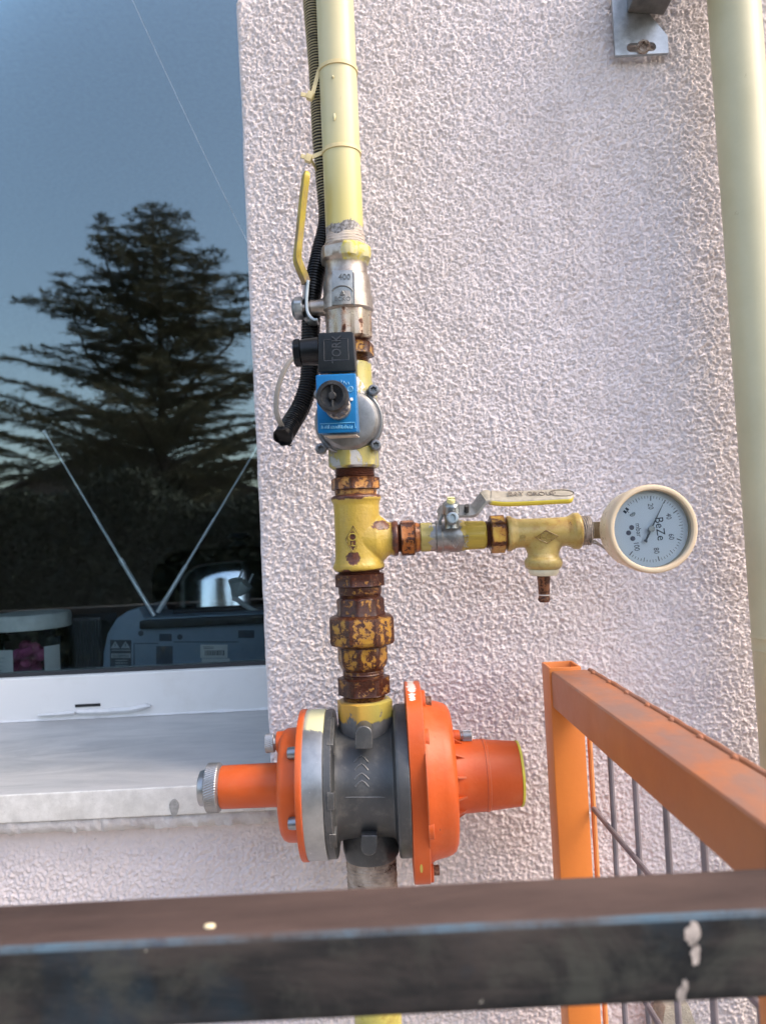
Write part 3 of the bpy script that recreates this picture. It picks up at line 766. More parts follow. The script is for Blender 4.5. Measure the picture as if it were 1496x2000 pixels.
# ------------------------------------------------------------------ vertical gas line
VA = Ax((654, 0), (727, 1717), .69)
n = NT('pipe_yellow'); z = n.sep(2); a = n.noise(16, 6, .6)
c = n.mix(n.ramp(a, .35, .65), (.54, .50, .30), (.49, .45, .26))
low = n.ramp(z, .12, .03); c = n.mix(low, c, (.48, .43, .16))
st = n.noise(90, 6, .7, vec=n.map((1, 1, .14)))
c = n.mix(n.mth('MULTIPLY', n.ramp(st, .665, .69), .6), c, (.38, .33, .2))
chip = n.ramp(n.mth('ADD', n.noise(75, 7, .7, .4), n.ramp(z, .030, .004)), 1.07, 1.09); chip = n.mth('MULTIPLY', chip, n.ramp(z, .032, .028))
c = n.mix(chip, c, n.mix(n.ramp(n.noise(400, 4), .4, .6), (.30, .29, .29), (.10, .09, .08)))
n.set('Base Color', c).set('Roughness', n.mth('ADD', n.mth('MULTIPLY', n.noise(40, 5), .2), .28)); n.bump(n.mth('SUBTRACT', n.noise(110, 4, .5), chip), .15, .0008); M_PIPE = n.mat
pipe = thing('gas_pipe', 'pale yellow painted gas pipe coming down into the big ball valve', 'pipe', VA.at(490))
m = MB(); lathe(m, VA, [(-300, 37.2), (474, 37.2), (495, 36.5)], seg=96)
# two paint drips
for (px, py, l) in ((650, 150, 5), (653, 228, 14)):
    pp = []; rr_ = []
    for k in range(8):
        y = py - l / 2 + l * k / 7; cpx = VA.at(y); d_ = P(px, y, .69 - .0171) ; pp.append(d_); rr_.append(.0009 * math.sin(math.pi * (k + .5) / 8) + .0003)
    m.tube(pp, rr_, 8)
obj('tube', m, M_PIPE, pipe)
rng = np.random.default_rng(3); m = MB()
S = 96; K = 26; rr = []
f1 = [rng.uniform(0, 6.28) for _ in range(6)]
for k in range(K):
    y = 462 + 38 * k / (K - 1); ring = []
    for q in range(S):
        t = 2 * math.pi * q / S; edge = 8 * math.sin(t + f1[0]) + 5 * math.sin(3 * t + f1[1]) + 3 * math.sin(7 * t + f1[2])
        s = min(1, max(0, (y - 468 - edge) / 14)); wr = .45 * math.sin(y * 1.1 + 3 * math.sin(t * 2 + f1[3]) + t * 3) + .3 * math.sin(y * 2.3 + 5 * math.sin(t + f1[4]))
        ring.append(VA.pt(y, 36.9 + s * (2.2 + wr) + (y - 480) * .05 * s, t))
    rr.append(ring)
m.rings(rr)
n = NT('old_putty'); c = n.mix(n.ramp(n.noise(60, 7, .7), .35, .65), (.46, .41, .36), (.33, .28, .25)); c = n.mix(n.mth('MULTIPLY', n.ramp(n.noise(35, 6, .7), .55, .7), .6), c, (.55, .50, .33))
n.set('Base Color', c).set('Roughness', .8); n.bump(n.noise(350, 5, .6, vec=n.map((.6, .6, 2.5))), .5, .001); M_PUTTY = n.mat
obj('sealing_tape', m, M_PUTTY, pipe)

# main ball valve
M_BRASS = metal('nickel_brass', (.56, .50, .44), .33, spots=((.16, .11, .08), .66))
n = NT('nickel_painted'); base = n.noise(55, 6, .6); z = n.sep(2); x = n.sep(0)
pm = n.mth('MULTIPLY', n.ramp(n.mth('ADD', x, n.mth('MULTIPLY', base, .01)), .0030, .0048), n.ramp(n.mth('ADD', z, n.mth('MULTIPLY', base, .006)), .0305, .0325))
M_V = n.mat
c = n.mix(n.ramp(n.noise(120, 7, .65), .3, .7), (.26, .22, .185), (.42, .38, .34)); c = n.mix(n.ramp(n.noise(700, 3, .6), .66, .70), c, (.16, .11, .08))
pc = n.mix(n.ramp(n.noise(200, 5), .45, .6), (.42, .39, .20), (.44, .37, .03))
n.set('Base Color', n.mix(pm, c, pc)).set('Metallic', n.mth('MULTIPLY', n.mth('SUBTRACT', 1.0, pm), .8)).set('Roughness', n.mth('ADD', n.mth('MULTIPLY', n.noise(300, 5), .3), .22))
n.bump(n.mth('ADD', n.noise(500, 4, .6), pm), .25, .0006)
bv = thing('ball_valve', 'large nickel coloured ball valve below the pale pipe, yellow lever raised', 'valve', VA.at(595))
m = MB(); hexph = -.13
lathe(m, VA, [(494, 38), (497, 43), (500, 45.5, 6), (504, 48, 6), (516, 48, 6), (524, 46.5, 6), (529, 42.8), (533, 41.0), (548, 41.2), (554, 42.2), (556, 43.8), (563, 45.3), (572, 46.8), (595.5, 46.6), (596.5, 49.4), (618, 49.8), (622, 49.6), (624, 47.5), (626, 45)], ph=hexph, seg=120, clamp=1.09)
obj('body', m, M_V, bv, sharp=28)
m = MB(); lathe(m, VA, [(620, 44), (624, 43.5, 8), (676, 43.5, 8), (680, 41.5), (682, 38)], ph=.2, seg=96, clamp=1.06)
obj('end_nut', m, rusty('nickel_rusted', (.34, .30, .26), .30, .6, paint2=(.30, .26, .19), metal=.5, sc=110), bv, sharp=28)
m = MB(); yv = .69 - .0225
pls = [P(648, 596, yv), P(690, 594, yv), P(689, 527, yv), P(649, 528, yv)]
m.prism(pls, (0, .006, 0))
b2 = [P(691, 597, yv), P(693, 597, yv), P(692, 527, yv), P(690.5, 527, yv)]; m.prism(b2, (0, .006, 0))
obj('name_plate', m, metal('grey_plate', (.40, .42, .42), .42, spots=((.15, .15, .15), .66)), bv, bev=.0004)
np_ = bpy.data.objects['name_plate']
m = MB(); yt = yv - .0002
arc = [P(669 + 21 * math.sin(t), 573 - 15 * math.cos(t), yt) for t in np.linspace(-1.3, 1.3, 14)]; m.tube(arc, .0006, 6)
text_mb(m, '400', .0072, P(673, 541, yt), CR, CU, .0004); text_mb(m, 'ECKO', .0054, P(669, 584, yt), CR, CU, .0004)
for s in (-1, 1): m.tube([P(669 + s * 4, 576, yt), P(669, 568, yt)], .0005, 5)
m.tube([P(664, 576, yt), P(674, 576, yt)], .0005, 5)
obj('raised_lettering', m, metal('grey_relief', (.22, .23, .23), .5), np_)
m = MB(); SA = Ax((640, 600), (596, 602), .69, key='x')
lathe(m, SA, [(640, 20), (630, 17), (618, 15), (607, 15.5), (606, 13), (600, 13), (599, 9), (574, 9)], seg=40); obj('stem', m, M_V, bv)
m = MB(); lathe(m, SA, [(592, 20), (590, 20.5, 6), (577, 20.5, 6), (574, 18), (571, 13)], seg=60, ph=.35, clamp=1.1); obj('stem_nut', m, metal('zinc_nut', (.50, .54, .57), .33), bv, sharp=25)
def strap(pts, w0, th, hintw, taper=None):
    """flat bar: pts centre line, width direction hintw"""
    m = MB(); hintw = Vector(hintw).normalized(); n_ = len(pts); rr = []
    for i, p in enumerate(pts):
        a_ = pts[max(0, i - 1)]; b_ = pts[min(n_ - 1, i + 1)]; t = (b_ - a_).normalized()
        w_ = (hintw - t * hintw.dot(t)).normalized(); nn = t.cross(w_); ww = (taper[i] if taper else 1) * w0 / 2
        hh2 = th / 2 * (math.sqrt(taper[i]) if taper else 1)
        rr.append([p + w_ * ww + nn * hh2, p - w_ * ww + nn * hh2, p - w_ * ww - nn * hh2, p + w_ * ww - nn * hh2])
    return m.rings(rr)
def dens(pp, k=6):
    """Catmull-Rom through points"""
    out = []
    for i in range(len(pp) - 1):
        p0, p1, p2, p3 = pp[max(i - 1, 0)], pp[i], pp[i + 1], pp[min(i + 2, len(pp) - 1)]
        for j in range(k):
            t = j / k; out.append(.5 * ((2 * p1) + (-p0 + p2) * t + (2 * p0 - 5 * p1 + 4 * p2 - p3) * t * t + (-p0 + 3 * p1 - 3 * p2 + p3) * t ** 3))
    out.append(pp[-1]); return out
M_ZL = metal('zinc_lever', (.42, .46, .47), .32)
lv = dens([P(x, y, .69) for x, y in ((599, 552), (597, 575), (596, 600), (598, 614), (604, 624), (613, 629), (622, 628))], 5)
hint = (0.30, -1, 0)
obj('lever_plate', strap(lv, .016, .0028, hint), M_ZL, bv, bev=.0006)
n = NT('yellow_sleeve'); s1 = n.noise(70, 6, .6, vec=n.map((1, 1, .35))); 
c = n.mix(n.ramp(s1, .42, .56), (.42, .32, .03), (.24, .16, .07)); c = n.mix(n.mth('MULTIPLY', n.ramp(n.noise(500, 4), .64, .7), .6), c, (.14, .1, .06))
n.set('Base Color', c).set('Roughness', .42); n.bump(n.noise(250, 4), .25, .0008); M_SLV = n.mat
gp = dens([P(x, y, d) for x, y, d in ((598, 553, .688), (594, 541, .687), (586, 522, .684), (581, 506, .682), (582, 488, .68), (586, 450, .678), (591, 400, .674), (597, 350, .670), (599, 340, .669), (600, 334, .668))], 5)
tp_ = []
for p in gp:
    k = min(1, max(.02, (p - gp[-1]).length / .0062)); tp_.append(max(.15, math.sqrt(1 - (1 - k) ** 2)))
grip = strap(gp, .0115, .0050, (0.35, -.9, 0), tp_)
obj('lever_grip', grip, M_SLV, bv, bev=.0021, bseg=3)

# corrugated conduit and its cable, cable ties
cps = [(608, -60, .708), (610, 0, .708), (615, 60, .707), (621, 130, .706), (625, 200, .706), (628, 270, .706), (634, 345, .712), (640, 430, .714), (627, 490, .712), (616, 540, .708), (609, 580, .706), (608, 620, .706), (606, 680, .705), (606, 720, .704), (602, 755, .702), (588, 795, .698), (570, 825, .690), (554, 852, .676)]
cl = dens([P(*c) for c in cps], 12)
# resample evenly
dl = [0]
for i in range(1, len(cl)): dl.append(dl[-1] + (cl[i] - cl[i - 1]).length)
tot = dl[-1]; pitch = .00265; ns = int(tot / pitch * 6); pts = []; j = 0; mk = []; rad_ = []
for i in range(ns):
    s = tot * i / (ns - 1)
    while j < len(dl) - 2 and dl[j + 1] < s: j += 1
    f = (s - dl[j]) / max(1e-9, dl[j + 1] - dl[j]); pts.append(cl[j].lerp(cl[j + 1], f))
    w_ = .5 + .5 * math.cos(2 * math.pi * s / pitch); w_ = min(1, max(0, (w_ - .25) / .5)); rad_.append(.0076 + .0013 * w_); mk.append(w_)
n = NT('conduit_plastic'); z = n.sep(2); k = n.attr('mask')
msk = n.mth('MULTIPLY', n.ramp(n.mth('ADD', z, n.mth('MULTIPLY', n.noise(60, 5, .7), .05)), .115, .15), n.ramp(k, .35, .8))
c = n.mix(n.mth('MULTIPLY', msk, n.ramp(n.noise(90, 5, .7), .30, .45)), (.006, .007, .009), (.34, .30, .18))
n.set('Base Color', c).set('Roughness', .30).set('Specular IOR Level', .35); n.bump(n.noise(400, 3), .1, .0005); M_COND = n.mat
con = thing('conduit', 'black corrugated plastic conduit running down behind the pipe, open at its end', 'conduit', pts[-1] + Vector((0, 0, .10)))
con.location = VA.at(620); LOC[con.name] = Vector(con.location)
inner = [r - .0012 for r in rad_[-90:]][::-1]
m = MB(); m.tube(pts + pts[-90:][::-1], rad_ + inner, 26, a=mk + [0] * 90, caps=False)
obj('corrugated_tube', m, M_COND, con, sharp=60)
tt = (pts[-1] - pts[-4]).normalized(); m = MB(); e0 = pts[-1]; u_ = Vector((1, 0, .3)); u_ = (u_ - tt * u_.dot(tt)).normalized(); w_ = tt.cross(u_)
rng = random.Random(3); r0, r1, r2, r3 = [], [], [], []
for q in range(60):
    t = 2 * math.pi * q / 60; j_ = .0012 + .0022 * abs(math.sin(3.3 * t)) * rng.uniform(.4, 1)
    dv = u_ * math.cos(t) + w_ * math.sin(t); r0.append(e0 - tt * .002 + dv * .0088); r1.append(e0 + tt * j_ + dv * .0090); r2.append(e0 + tt * j_ + dv * .0081); r3.append(e0 - tt * .002 + dv * .0078)
m.rings([r0, r1, r2, r3], closed=False, caps=False)
sp = [e0 + w_ * .008 * 0 + P(562, 868, .676) - P(554, 852, .676), P(566, 871, .675), P(571, 869, .674)]; m.tube(sp, [.0008, .0007, .0003], 6)
obj('cut_end', m, M_COND, con)
m = MB(); cpt = dens([P(*c) for c in ((580, 697, .672), (566, 706, .672), (552, 730, .67), (541, 765, .668), (539, 800, .668), (545, 822, .67), (556, 836, .678), (575, 818, .69))], 8)
m.tube(cpt, .0019, 10)
m.tube([p + Vector((.0013, -.0008, 0)) for p in cpt], .0014, 8)
obj('control_cable', m, plain('grey_cable', (.24, .22, .19), .55, var=.12), label='thin grey cable looping from the black plug into the open conduit end', cat='cable', loc=P(545, 800, .668))
M_TIE = plain('tie_plastic', (.60, .50, .26), .45, var=.15, sc=80)
def tie(name, py, head, tail, lab, low=None):
    t = thing(name, lab, 'cable tie', P(head[0], head[1], .68), 'cable ties round the pipe and conduit')
    k = VA.k; ptsr = []
    for i in range(25):
        th = math.radians(-78 + 250 * i / 24); ptsr.append(VA.pt(py, 38.2, -th))
    # the two ends run to the head on the left
    hp = P(head[0] + 7, head[1] - 1, .684)
    ptsr = [hp] + ptsr + ([P(*low)] if low else [P(624, py + 25, .722)]) + [P(head[0] + 8, head[1] + 4, .688)]
    m = MB(); S_ = []
    q = dens(ptsr, 3)
    up = VA.a
    rr = []
    for i, p in enumerate(q):
        a_, b_ = q[max(0, i - 1)], q[min(len(q) - 1, i + 1)]; tg = (b_ - a_).normalized(); w_ = (up - tg * up.dot(tg)).normalized(); nn = tg.cross(w_)
        rr.append([p + w_ * .0017 + nn * .0006, p - w_ * .0017 + nn * .0006, p - w_ * .0017 - nn * .0006, p + w_ * .0017 - nn * .0006])
    m.rings(rr); obj('strap', m, M_TIE, t)
    h = MB(); c = P(head[0] + 3, head[1] + 1, .684); xa = (P(head[0] + 10, head[1] + 3, .684) - P(head[0] - 8, head[1] - 4, .684)).normalized()
    ya = Vector((0, -1, 0)); za = xa.cross(ya); h.obox(c, (xa, ya, za), (.0028, .0030, .0034)); obj('head', h, M_TIE, t, bev=.0007)
    tl = MB(); e_ = P(tail[0], tail[1], .682); xa = (e_ - c).normalized(); za = xa.cross(ya); tl.obox((c + e_) / 2, (xa, ya, za), ((e_ - c).length / 2, .0007, .0018)); obj('tail', tl, M_TIE, t, bev=.0002)
tie('cable_tie', 146, (603, 187), (588, 184), 'upper cable tie on the pale pipe, its small head pointing left')
tie('cable_tie', 309, (600, 309), (588, 304), 'lower cable tie on the pale pipe just above the yellow lever', low=(630, 340, .722))

# nipple between ball valve and solenoid valve
RUST = (.055, .014, .008)
M_RY = rusty('rust_yellow', (.36, .215, .03), .48, 1.5, paint2=(.32, .17, .02))
M_RYH = rusty('rust_yellow_heavy', (.38, .21, .025), .55, 1.5, paint2=(.26, .12, .015), rust2=(.13, .035, .012), soft=.02)
M_ROR = rusty('rust_orange', (.50, .29, .08), .46, 1.5, paint2=(.26, .09, .016), rust2=(.24, .08, .015))
M_THR = rusty('rust_thread', (.16, .07, .03), .66, .4, rust=(.05, .018, .012), rust2=(.12, .04, .015))
M_YEL = rusty('tee_yellow', (.38, .28, .045), .34, .35, paint2=(.34, .24, .03), sc=55)
def fitting(name, label, cat, prof_parts, ax, c, group=None, sub=None):
    t = thing(name, label, cat, ax.at(c), group)
    for (nm, prof, mat, ph) in prof_parts:
        m = MB(); lathe(m, ax, prof, seg=96, ph=ph, clamp=1.09); obj(nm, m, mat, t, sharp=26)
    return t
fitting('hex_nipple', 'small rusty yellow hex nipple right behind the black coil plug', 'pipe nipple', [
    ('threaded_end', thread(679, 690, 36), M_THR, 0), ('hex_collar', nut(688, 712, 44.5), M_RY, .2), ('lower_end', thread(711, 727, 35), M_RY, 0)], VA, 700)

# ------------------------------------------------------------------ solenoid valve
sv = thing('solenoid_valve', 'gas solenoid valve with round grey cover, blue coil and black knob', 'solenoid valve', VA.at(850))
n = NT('chipped_yellow_alloy'); nz = n.noise(70, 8, .66, .3, vec=n.map((1, 1, .5))); mk_ = n.ramp(nz, .50, .53)
c = n.mix(mk_, n.mix(n.ramp(n.noise(30, 4), .4, .6), (.36, .31, .08), (.28, .27, .10)), (.30, .30, .30)); c = n.mix(n.ramp(n.noise(500, 4, .6), .65, .69), c, (.10, .06, .03))
n.set('Base Color', c).set('Roughness', .4).set('Metallic', n.mth('MULTIPLY', mk_, .6)); n.bump(n.mth('SUBTRACT', n.noise(500, 3), mk_), .3, .0006); M_CYA = n.mat
m = MB(); lathe(m, VA, [(725, 36), (728, 41), (760, 41), (790, 50), (860, 50), (885, 44), (890, 46), (893, 45.8, 6), (896, 46, 6), (926, 46, 6), (930, 44), (931, 36)], seg=96, ph=.25); obj('body', m, M_CYA, sv, sharp=26)
DC = P(681.5, 822, .672); kd = .672 / F
M_ALU = metal('cast_alloy', (.36, .37, .38), .42, spots=((.20, .20, .20), .70))
m = MB(); fx_, fz_ = CR, CU; ny = CR.cross(CU) * -1.0     # ny points away from the camera
if ny.y < 0: ny = -ny
S = 128
def dring(r, dep, lob=0):
    out = []
    for q in range(S):
        t = 2 * math.pi * q / S; rr_ = r
        if lob:
            for tc_ in SC:
                dt = (t - tc_ + math.pi) % (2 * math.pi) - math.pi
                rr_ = max(rr_, lob * math.exp(-(dt / .20) ** 2) if abs(dt) < .6 else 0)
        out.append(DC + (fx_ * math.cos(t) + fz_ * math.sin(t)) * rr_ * kd + ny * dep)
    return out
SCP = [(729.6, 763.4), (628, 877.7), (734.6, 870.7), (625, 772)]
SC = [math.atan2(-(y - 822), x - 681.5) % (2 * math.pi) for x, y in SCP]
m.rings([dring(66, .020, 80), dring(68, .018, 82), dring(68, .004, 83), dring(66.5, .002, 82), dring(65, .0015, 80), dring(62, .0016), dring(60, -.001), dring(58, -.0055), dring(52, -.0085), dring(47, -.0092), dring(30, -.0095)])
obj('cover', m, M_ALU, sv, sharp=30)
M_BOLT = metal('bolt_steel', (.34, .34, .35), .38)
for (x, y) in SCP:
    m = MB(); screw(m, P(x, y, .674), (0, -1, 0), 11.0 * kd, .0065, star=6, inner=.5, depth=.3); obj('screw', m, M_BOLT, sv)
n = NT('coil_blue'); nz = n.noise(40, 6, .6); c = n.mix(n.ramp(nz, .3, .7), (.004, .105, .29), (.006, .14, .35)); n.set('Specular IOR Level', .25); c = n.mix(n.mth('MULTIPLY', n.ramp(n.noise(60, 8, .7), .64, .72), .5), c, (.35, .42, .48))
n.set('Base Color', c).set('Roughness', .36); n.bump(n.noise(300, 4), .12, .0006); M_BLUE = n.mat
m = MB(); df, dbk = .604, .655
m.hexa([P(621, 847, df), P(697.5, 844.5, df), P(703, 846, dbk), P(630, 850, dbk), P(616.5, 732, df), P(695, 728.5, df), P(697, 745, dbk), P(624, 749, dbk)])
coil = obj('coil', m, M_BLUE, sv, bev=.0016, bseg=3)
M_LAB = plain('worn_label', (.42, .37, .31), .6, var=.3, sc=150)
m = MB(); fpts = [P(634, 850.5, df + .006), P(696, 848.5, df + .006), P(702, 852.5, dbk - .004), P(645, 855, dbk - .004)]
m.prism(fpts, (0, 0, -.0008)); obj('worn_sticker', m, M_LAB, coil)
m = MB(); yb_ = df - .0002
m.tube([P(625, 828, yb_), P(693, 825, yb_), P(694, 836, yb_)], .0004, 5)
rng = random.Random(12); x = 628
while x < 688:
    h_ = rng.uniform(3, 5.5); m.tube([P(x, 837, yb_), P(x + rng.uniform(-1, 2.2), 837 - h_ * 1.4, yb_)], .00045, 5); x += rng.uniform(2.2, 3.6)
M_BL2 = plain('coil_relief', (.08, .30, .52), .4)
obj('worn_lettering', m, M_BL2, coil)
m = MB()
for r_ in (5.2,): m.tube([P(684 + r_ * math.cos(t), 760 + r_ * math.sin(t), yb_) for t in np.linspace(0, 2 * math.pi, 21)[:-1]], .0004, 5, closed=True)
for o_ in (-2.4, 0, 2.4): m.tube([P(681 + o_, 763 + o_ * .4, yb_), P(686 + o_ * .8, 757 + o_ * .6, yb_)], .0004, 5)
for (x, y) in ((666, 742), (671, 744), (675, 747), (680, 746)): m.tube([P(x, y, yb_), P(x + 1.5, y + 5, yb_)], .0004, 5)
obj('relief_mark', m, M_BL2, coil)
m = MB(); m.obox(P(686.5, 780, df - .001), (CR, ny, CU), (.0011, .0012, .0011)); obj('paint_blob', m, plain('white_paint', (.75, .78, .8), .5), coil, bev=.0004)
# stem nut and knob
KA = Ax((661, 796), (648.5, 772.5), .603, .556, key='y', hint=(0, 0, 1))
KA.k = .575 / F
n = NT('old_rubber'); c = n.mix(n.ramp(n.noise(140, 6, .65), .4, .65), (.012, .013, .015), (.035, .036, .036)); n.set('Base Color', c).set('Roughness', .5).set('Specular IOR Level', .25); n.bump(n.noise(700, 3), .3, .0006); M_RUB = n.mat
m = MB(); lathe(m, KA, [(797, 25.5), (795, 26.5), (793.5, 25.5), (793, 22)], seg=60); obj('stem_washer', m, metal('washer_steel', (.40, .38, .35), .4), sv)
m = MB(); cs = np.linspace(794, 778, 7); lathe(m, KA, [(c, 23, 0, i * .6) for i, c in enumerate(cs)], seg=120, knurl=(12, 1.4)); obj('stem_nut', m, rusty('dirty_nut', (.10, .10, .10), .45, .4, rust=(.02, .015, .012), rust2=(.25, .2, .15), sc=300), sv)
m = MB(); lathe(m, KA, [(780, 26), (779, 29.5), (778, 30.5), (774.5, 30.8), (773, 30.2), (772.3, 28.5), (772.2, 21.8), (773.6, 21), (774.2, 8.5), (772.6, 7.8), (772.3, 6)], seg=96)
knob = obj('knob', m, M_RUB, sv, sharp=40)
m = MB()
for s in (0, math.pi): 
    a_, b_ = KA.pt(773.2, 7, s), KA.pt(773.2, 21.5, s); m.tube([a_, b_], .0011, 8)
for t in np.linspace(math.radians(-140), math.radians(-40), 9): m.tube([KA.pt(773.9, 12, t), KA.pt(773.9, 19, t)], .0004, 5)
obj('knob_ribs', m, M_RUB, knob)
# black cable plug
n = NT('black_plastic'); c = n.mix(n.mth('MULTIPLY', n.ramp(n.noise(60, 8, .7), .5, .75), .5), (.006, .008, .010), (.028, .030, .033)); n.set('Base Color', c).set('Roughness', .28).set('Specular IOR Level', .28); n.bump(n.noise(500, 3), .12, .0005); M_BLK = n.mat
m = MB(); da, db_ = .612, .655
m.hexa([P(621, 728, da), P(696, 726, da), P(699.5, 736, db_), P(628, 738, db_), P(622, 650, da), P(690.5, 646.5, da), P(695, 663, db_), P(628, 666, db_)])
cpl = obj('plug_housing', m, M_BLK, sv, bev=.0018, bseg=3)
m = MB(); q_ = [P(x, y, da - .0001) for x, y in ((632.5, 664), (679, 661), (681, 703), (633.5, 705))]; m.tube(q_, .00035, 5, closed=True)
text_mb(m, 'TORK', .0105, P(658, 682, da - .0002), CU, -CR, .0004, 0, .8); obj('raised_lettering', m, plain('black_relief', (.035, .038, .045), .35), cpl)
GA = Ax((622, 686), (573, 690), .632, key='x')
m = MB(); lathe(m, GA, [(623, 27), (606, 26.5), (600, 26), (589, 25.5), (588, 20)], seg=60); lathe(m, GA, [(589, 21), (587, 24, 6), (587, 25, 6), (576, 24, 6), (574, 22), (573.5, 12)], seg=72, ph=.3); obj('cable_gland', m, M_BLK, sv, sharp=26)

# ------------------------------------------------------------------ fittings below
fitting('hex_nipple', 'rusted hex nipple with two yellow patches between solenoid valve and tee', 'pipe nipple', [
    ('threaded_end', thread(928, 949, 38), M_THR, 0), ('hex_collar', nut(948, 972, 44.5, 8), M_ROR, .1), ('lower_end', [(971, 40), (972, 41), (982, 40.5), (984, 39)], M_ROR, 0)], VA, 960)
def blend(o, vox=.0006, it=9):
    r = o.modifiers.new('weld', 'REMESH'); r.mode = 'VOXEL'; r.voxel_size = vox; r.use_smooth_shade = True
    s = o.modifiers.new('soften', 'SMOOTH'); s.factor = .5; s.iterations = it
    dg = bpy.context.evaluated_depsgraph_get(); me = bpy.data.meshes.new_from_object(o.evaluated_get(dg)); o.modifiers.clear(); o.data = me
# tee
tee = thing('pipe_tee', 'large yellow cast iron tee with diamond emblem on the vertical line', 'tee fitting', VA.at(1050))
HA = Ax((702, 1054.5), (1150, 1036), .69, key='x')
S = 96
def tee_mesh(va, ha, prof, bprof, cm, filr):
    m = MB(); lathe(m, va, prof, seg=S)
    lathe(m, ha, bprof, seg=S); return m
m = MB(); lathe(m, VA, [(981, 40), (983, 47), (986, 49), (991, 48.5), (995, 46), (1001, 44.5), (1020, 44), (1080, 44.5), (1104, 45.5), (1112, 47.5), (1117, 50), (1123, 50), (1127, 47), (1129, 40)], seg=96)
# branch with a wide fillet: radius shrinks from the body outwards
rr = []
for c_, rv, rh in ((706, 47, 43.5), (722, 45.5, 43), (736, 44.5, 41), (744, 46, 36), (750, 41, 32.5), (757, 34, 30), (763, 31, 30), (766, 33, 33), (770, 34.5, 34.5), (776, 34, 34), (778, 30, 30)):
    ring = []
    for q in range(96):
        t = 2 * math.pi * q / 96; vx, vy = math.cos(t), math.sin(t)     # u towards viewer, w vertical
        ring.append(HA.at(c_) + (HA.u * vx * rh + HA.w * vy * rv) * HA.k)
    rr.append(ring)
m.rings(rr)
n = NT('tee_cast'); base = n.noise(60, 8, .66, .3); z = n.sep(2); x = n.sep(0); y_ = n.sep(1)
def blobm(cx_, cz_, rx_, rz_, nz_=.35):
    a_ = n.mth('DIVIDE', n.mth('SUBTRACT', x, cx_), rx_); b_ = n.mth('DIVIDE', n.mth('SUBTRACT', z, cz_), rz_)
    r_ = n.mth('ADD', n.mth('MULTIPLY', a_, a_), n.mth('MULTIPLY', b_, b_)); return n.ramp(n.mth('ADD', r_, n.mth('MULTIPLY', n.mth('SUBTRACT', n.noise(230, 6, .7), .5), 3.2)), 1.1, .8)
def rel(px, py): p_ = P(px, py, .67) - LOC[tee.name]; return p_.x, p_.z
b1 = blobm(*rel(690, 1090), .0056, .0062); b2_ = blobm(*rel(689, 1056), .0026, .0085); b3 = blobm(*rel(744, 1026), .0080, .0040)
rim = n.mth('MAXIMUM', n.ramp(n.mth('ADD', z, n.mth('MULTIPLY', base, .012)), .0335, .0345), n.ramp(n.mth('SUBTRACT', n.mth('MULTIPLY', base, .010), z), .0395, .0405))
rimR = n.ramp(n.mth('ADD', x, n.mth('MULTIPLY', base, .010)), .0345, .0365)
mk_ = n.mth('MAXIMUM', n.mth('MAXIMUM', b1, b2_), n.mth('MAXIMUM', b3, n.mth('MAXIMUM', rim, rimR)))
mk_ = n.mth('MAXIMUM', mk_, n.ramp(n.noise(500, 4, .6), .70, .73)); mk_ = n.mth('MAXIMUM', mk_, n.ramp(base, .70, .72))
c = n.mix(n.ramp(n.noise(35, 5), .35, .65), (.40, .285, .042), (.32, .22, .030)); c = n.mix(n.mth('MULTIPLY', n.ramp(n.noise(25, 5, .6), .55, .75), .5), c, (.42, .28, .04))
c = n.mix(mk_, c, n.mix(n.ramp(n.noise(200, 5), .4, .6), (.05, .014, .01), (.11, .035, .015)))
n.set('Base Color', c).set('Roughness', n.mth('ADD', n.mth('MULTIPLY', n.noise(90, 5), .3), .2)); n.bump(n.mth('SUBTRACT', n.noise(320, 5, .65), n.mth('MULTIPLY', mk_, .7)), .55, .0010); M_TEE = n.mat
tb = obj('body', m, M_TEE, tee, sharp=50); blend(tb)
m = MB(); ys = .69 - .0206
m.tube([P(690, 1027, ys), P(704.5, 1052, ys + .0012), P(691, 1080, ys), P(675, 1054, ys + .0010)], .0006, 6, closed=True)
text_mb(m, 'EO', .0115, P(689.5, 1054, ys + .0003), CU * 1.0 + CR * .0, -CR, .0005, 0, .85)
obj('diamond_emblem', m, rusty('emblem_yellow', (.56, .46, .09), .36, .6, sc=200), tee)
# lower nipple, union, reducer
fitting('hex_nipple', 'dark rusted hex nipple under the large yellow tee', 'pipe nipple', [
    ('threaded_end', thread(1127, 1135, 40), M_THR, 0), ('hex_collar', nut(1133, 1158, 47, 8), M_RYH, .3), ('lower_end', [(1157, 41), (1159, 42), (1170, 42), (1173, 41)] + thread(1173, 1180, 40), M_RYH, 0)], VA, 1150)
un = fitting('pipe_union', 'heavy rusty yellow union with a wide octagonal nut above the regulator', 'pipe union', [
    ('upper_end', [(1178, 40), (1180, 43), (1183, 43.5, 8), (1206, 43.5, 8), (1212, 45.5, 8), (1218, 44)], M_RYH, .1),
    ('union_nut', [(1212, 44), (1213, 55), (1217, 60, 8), (1221, 61.5, 8), (1262, 61.5, 8), (1267, 59, 8), (1271, 53), (1272, 44)], M_RY, .32),
    ('lower_end', [(1270, 45), (1272, 46.5), (1277, 45.5, 8), (1300, 45, 8), (1308, 43, 8), (1317, 40), (1319, 38)], M_RY, .1)], VA, 1240)
fitting('hex_nipple', 'rusted hex nipple with white thread tape right above the grey regulator', 'pipe nipple', [
    ('threaded_end', [(1317, 38), (1319, 39.5), (1323, 39.5), (1325, 40.5), (1327, 39), (1331, 39)], M_RYH, 0), ('hex_collar', nut(1331, 1365, 46), M_RYH, .45), ('lower_end', thread(1364, 1384, 40), M_ROR, 0)], VA, 1350)
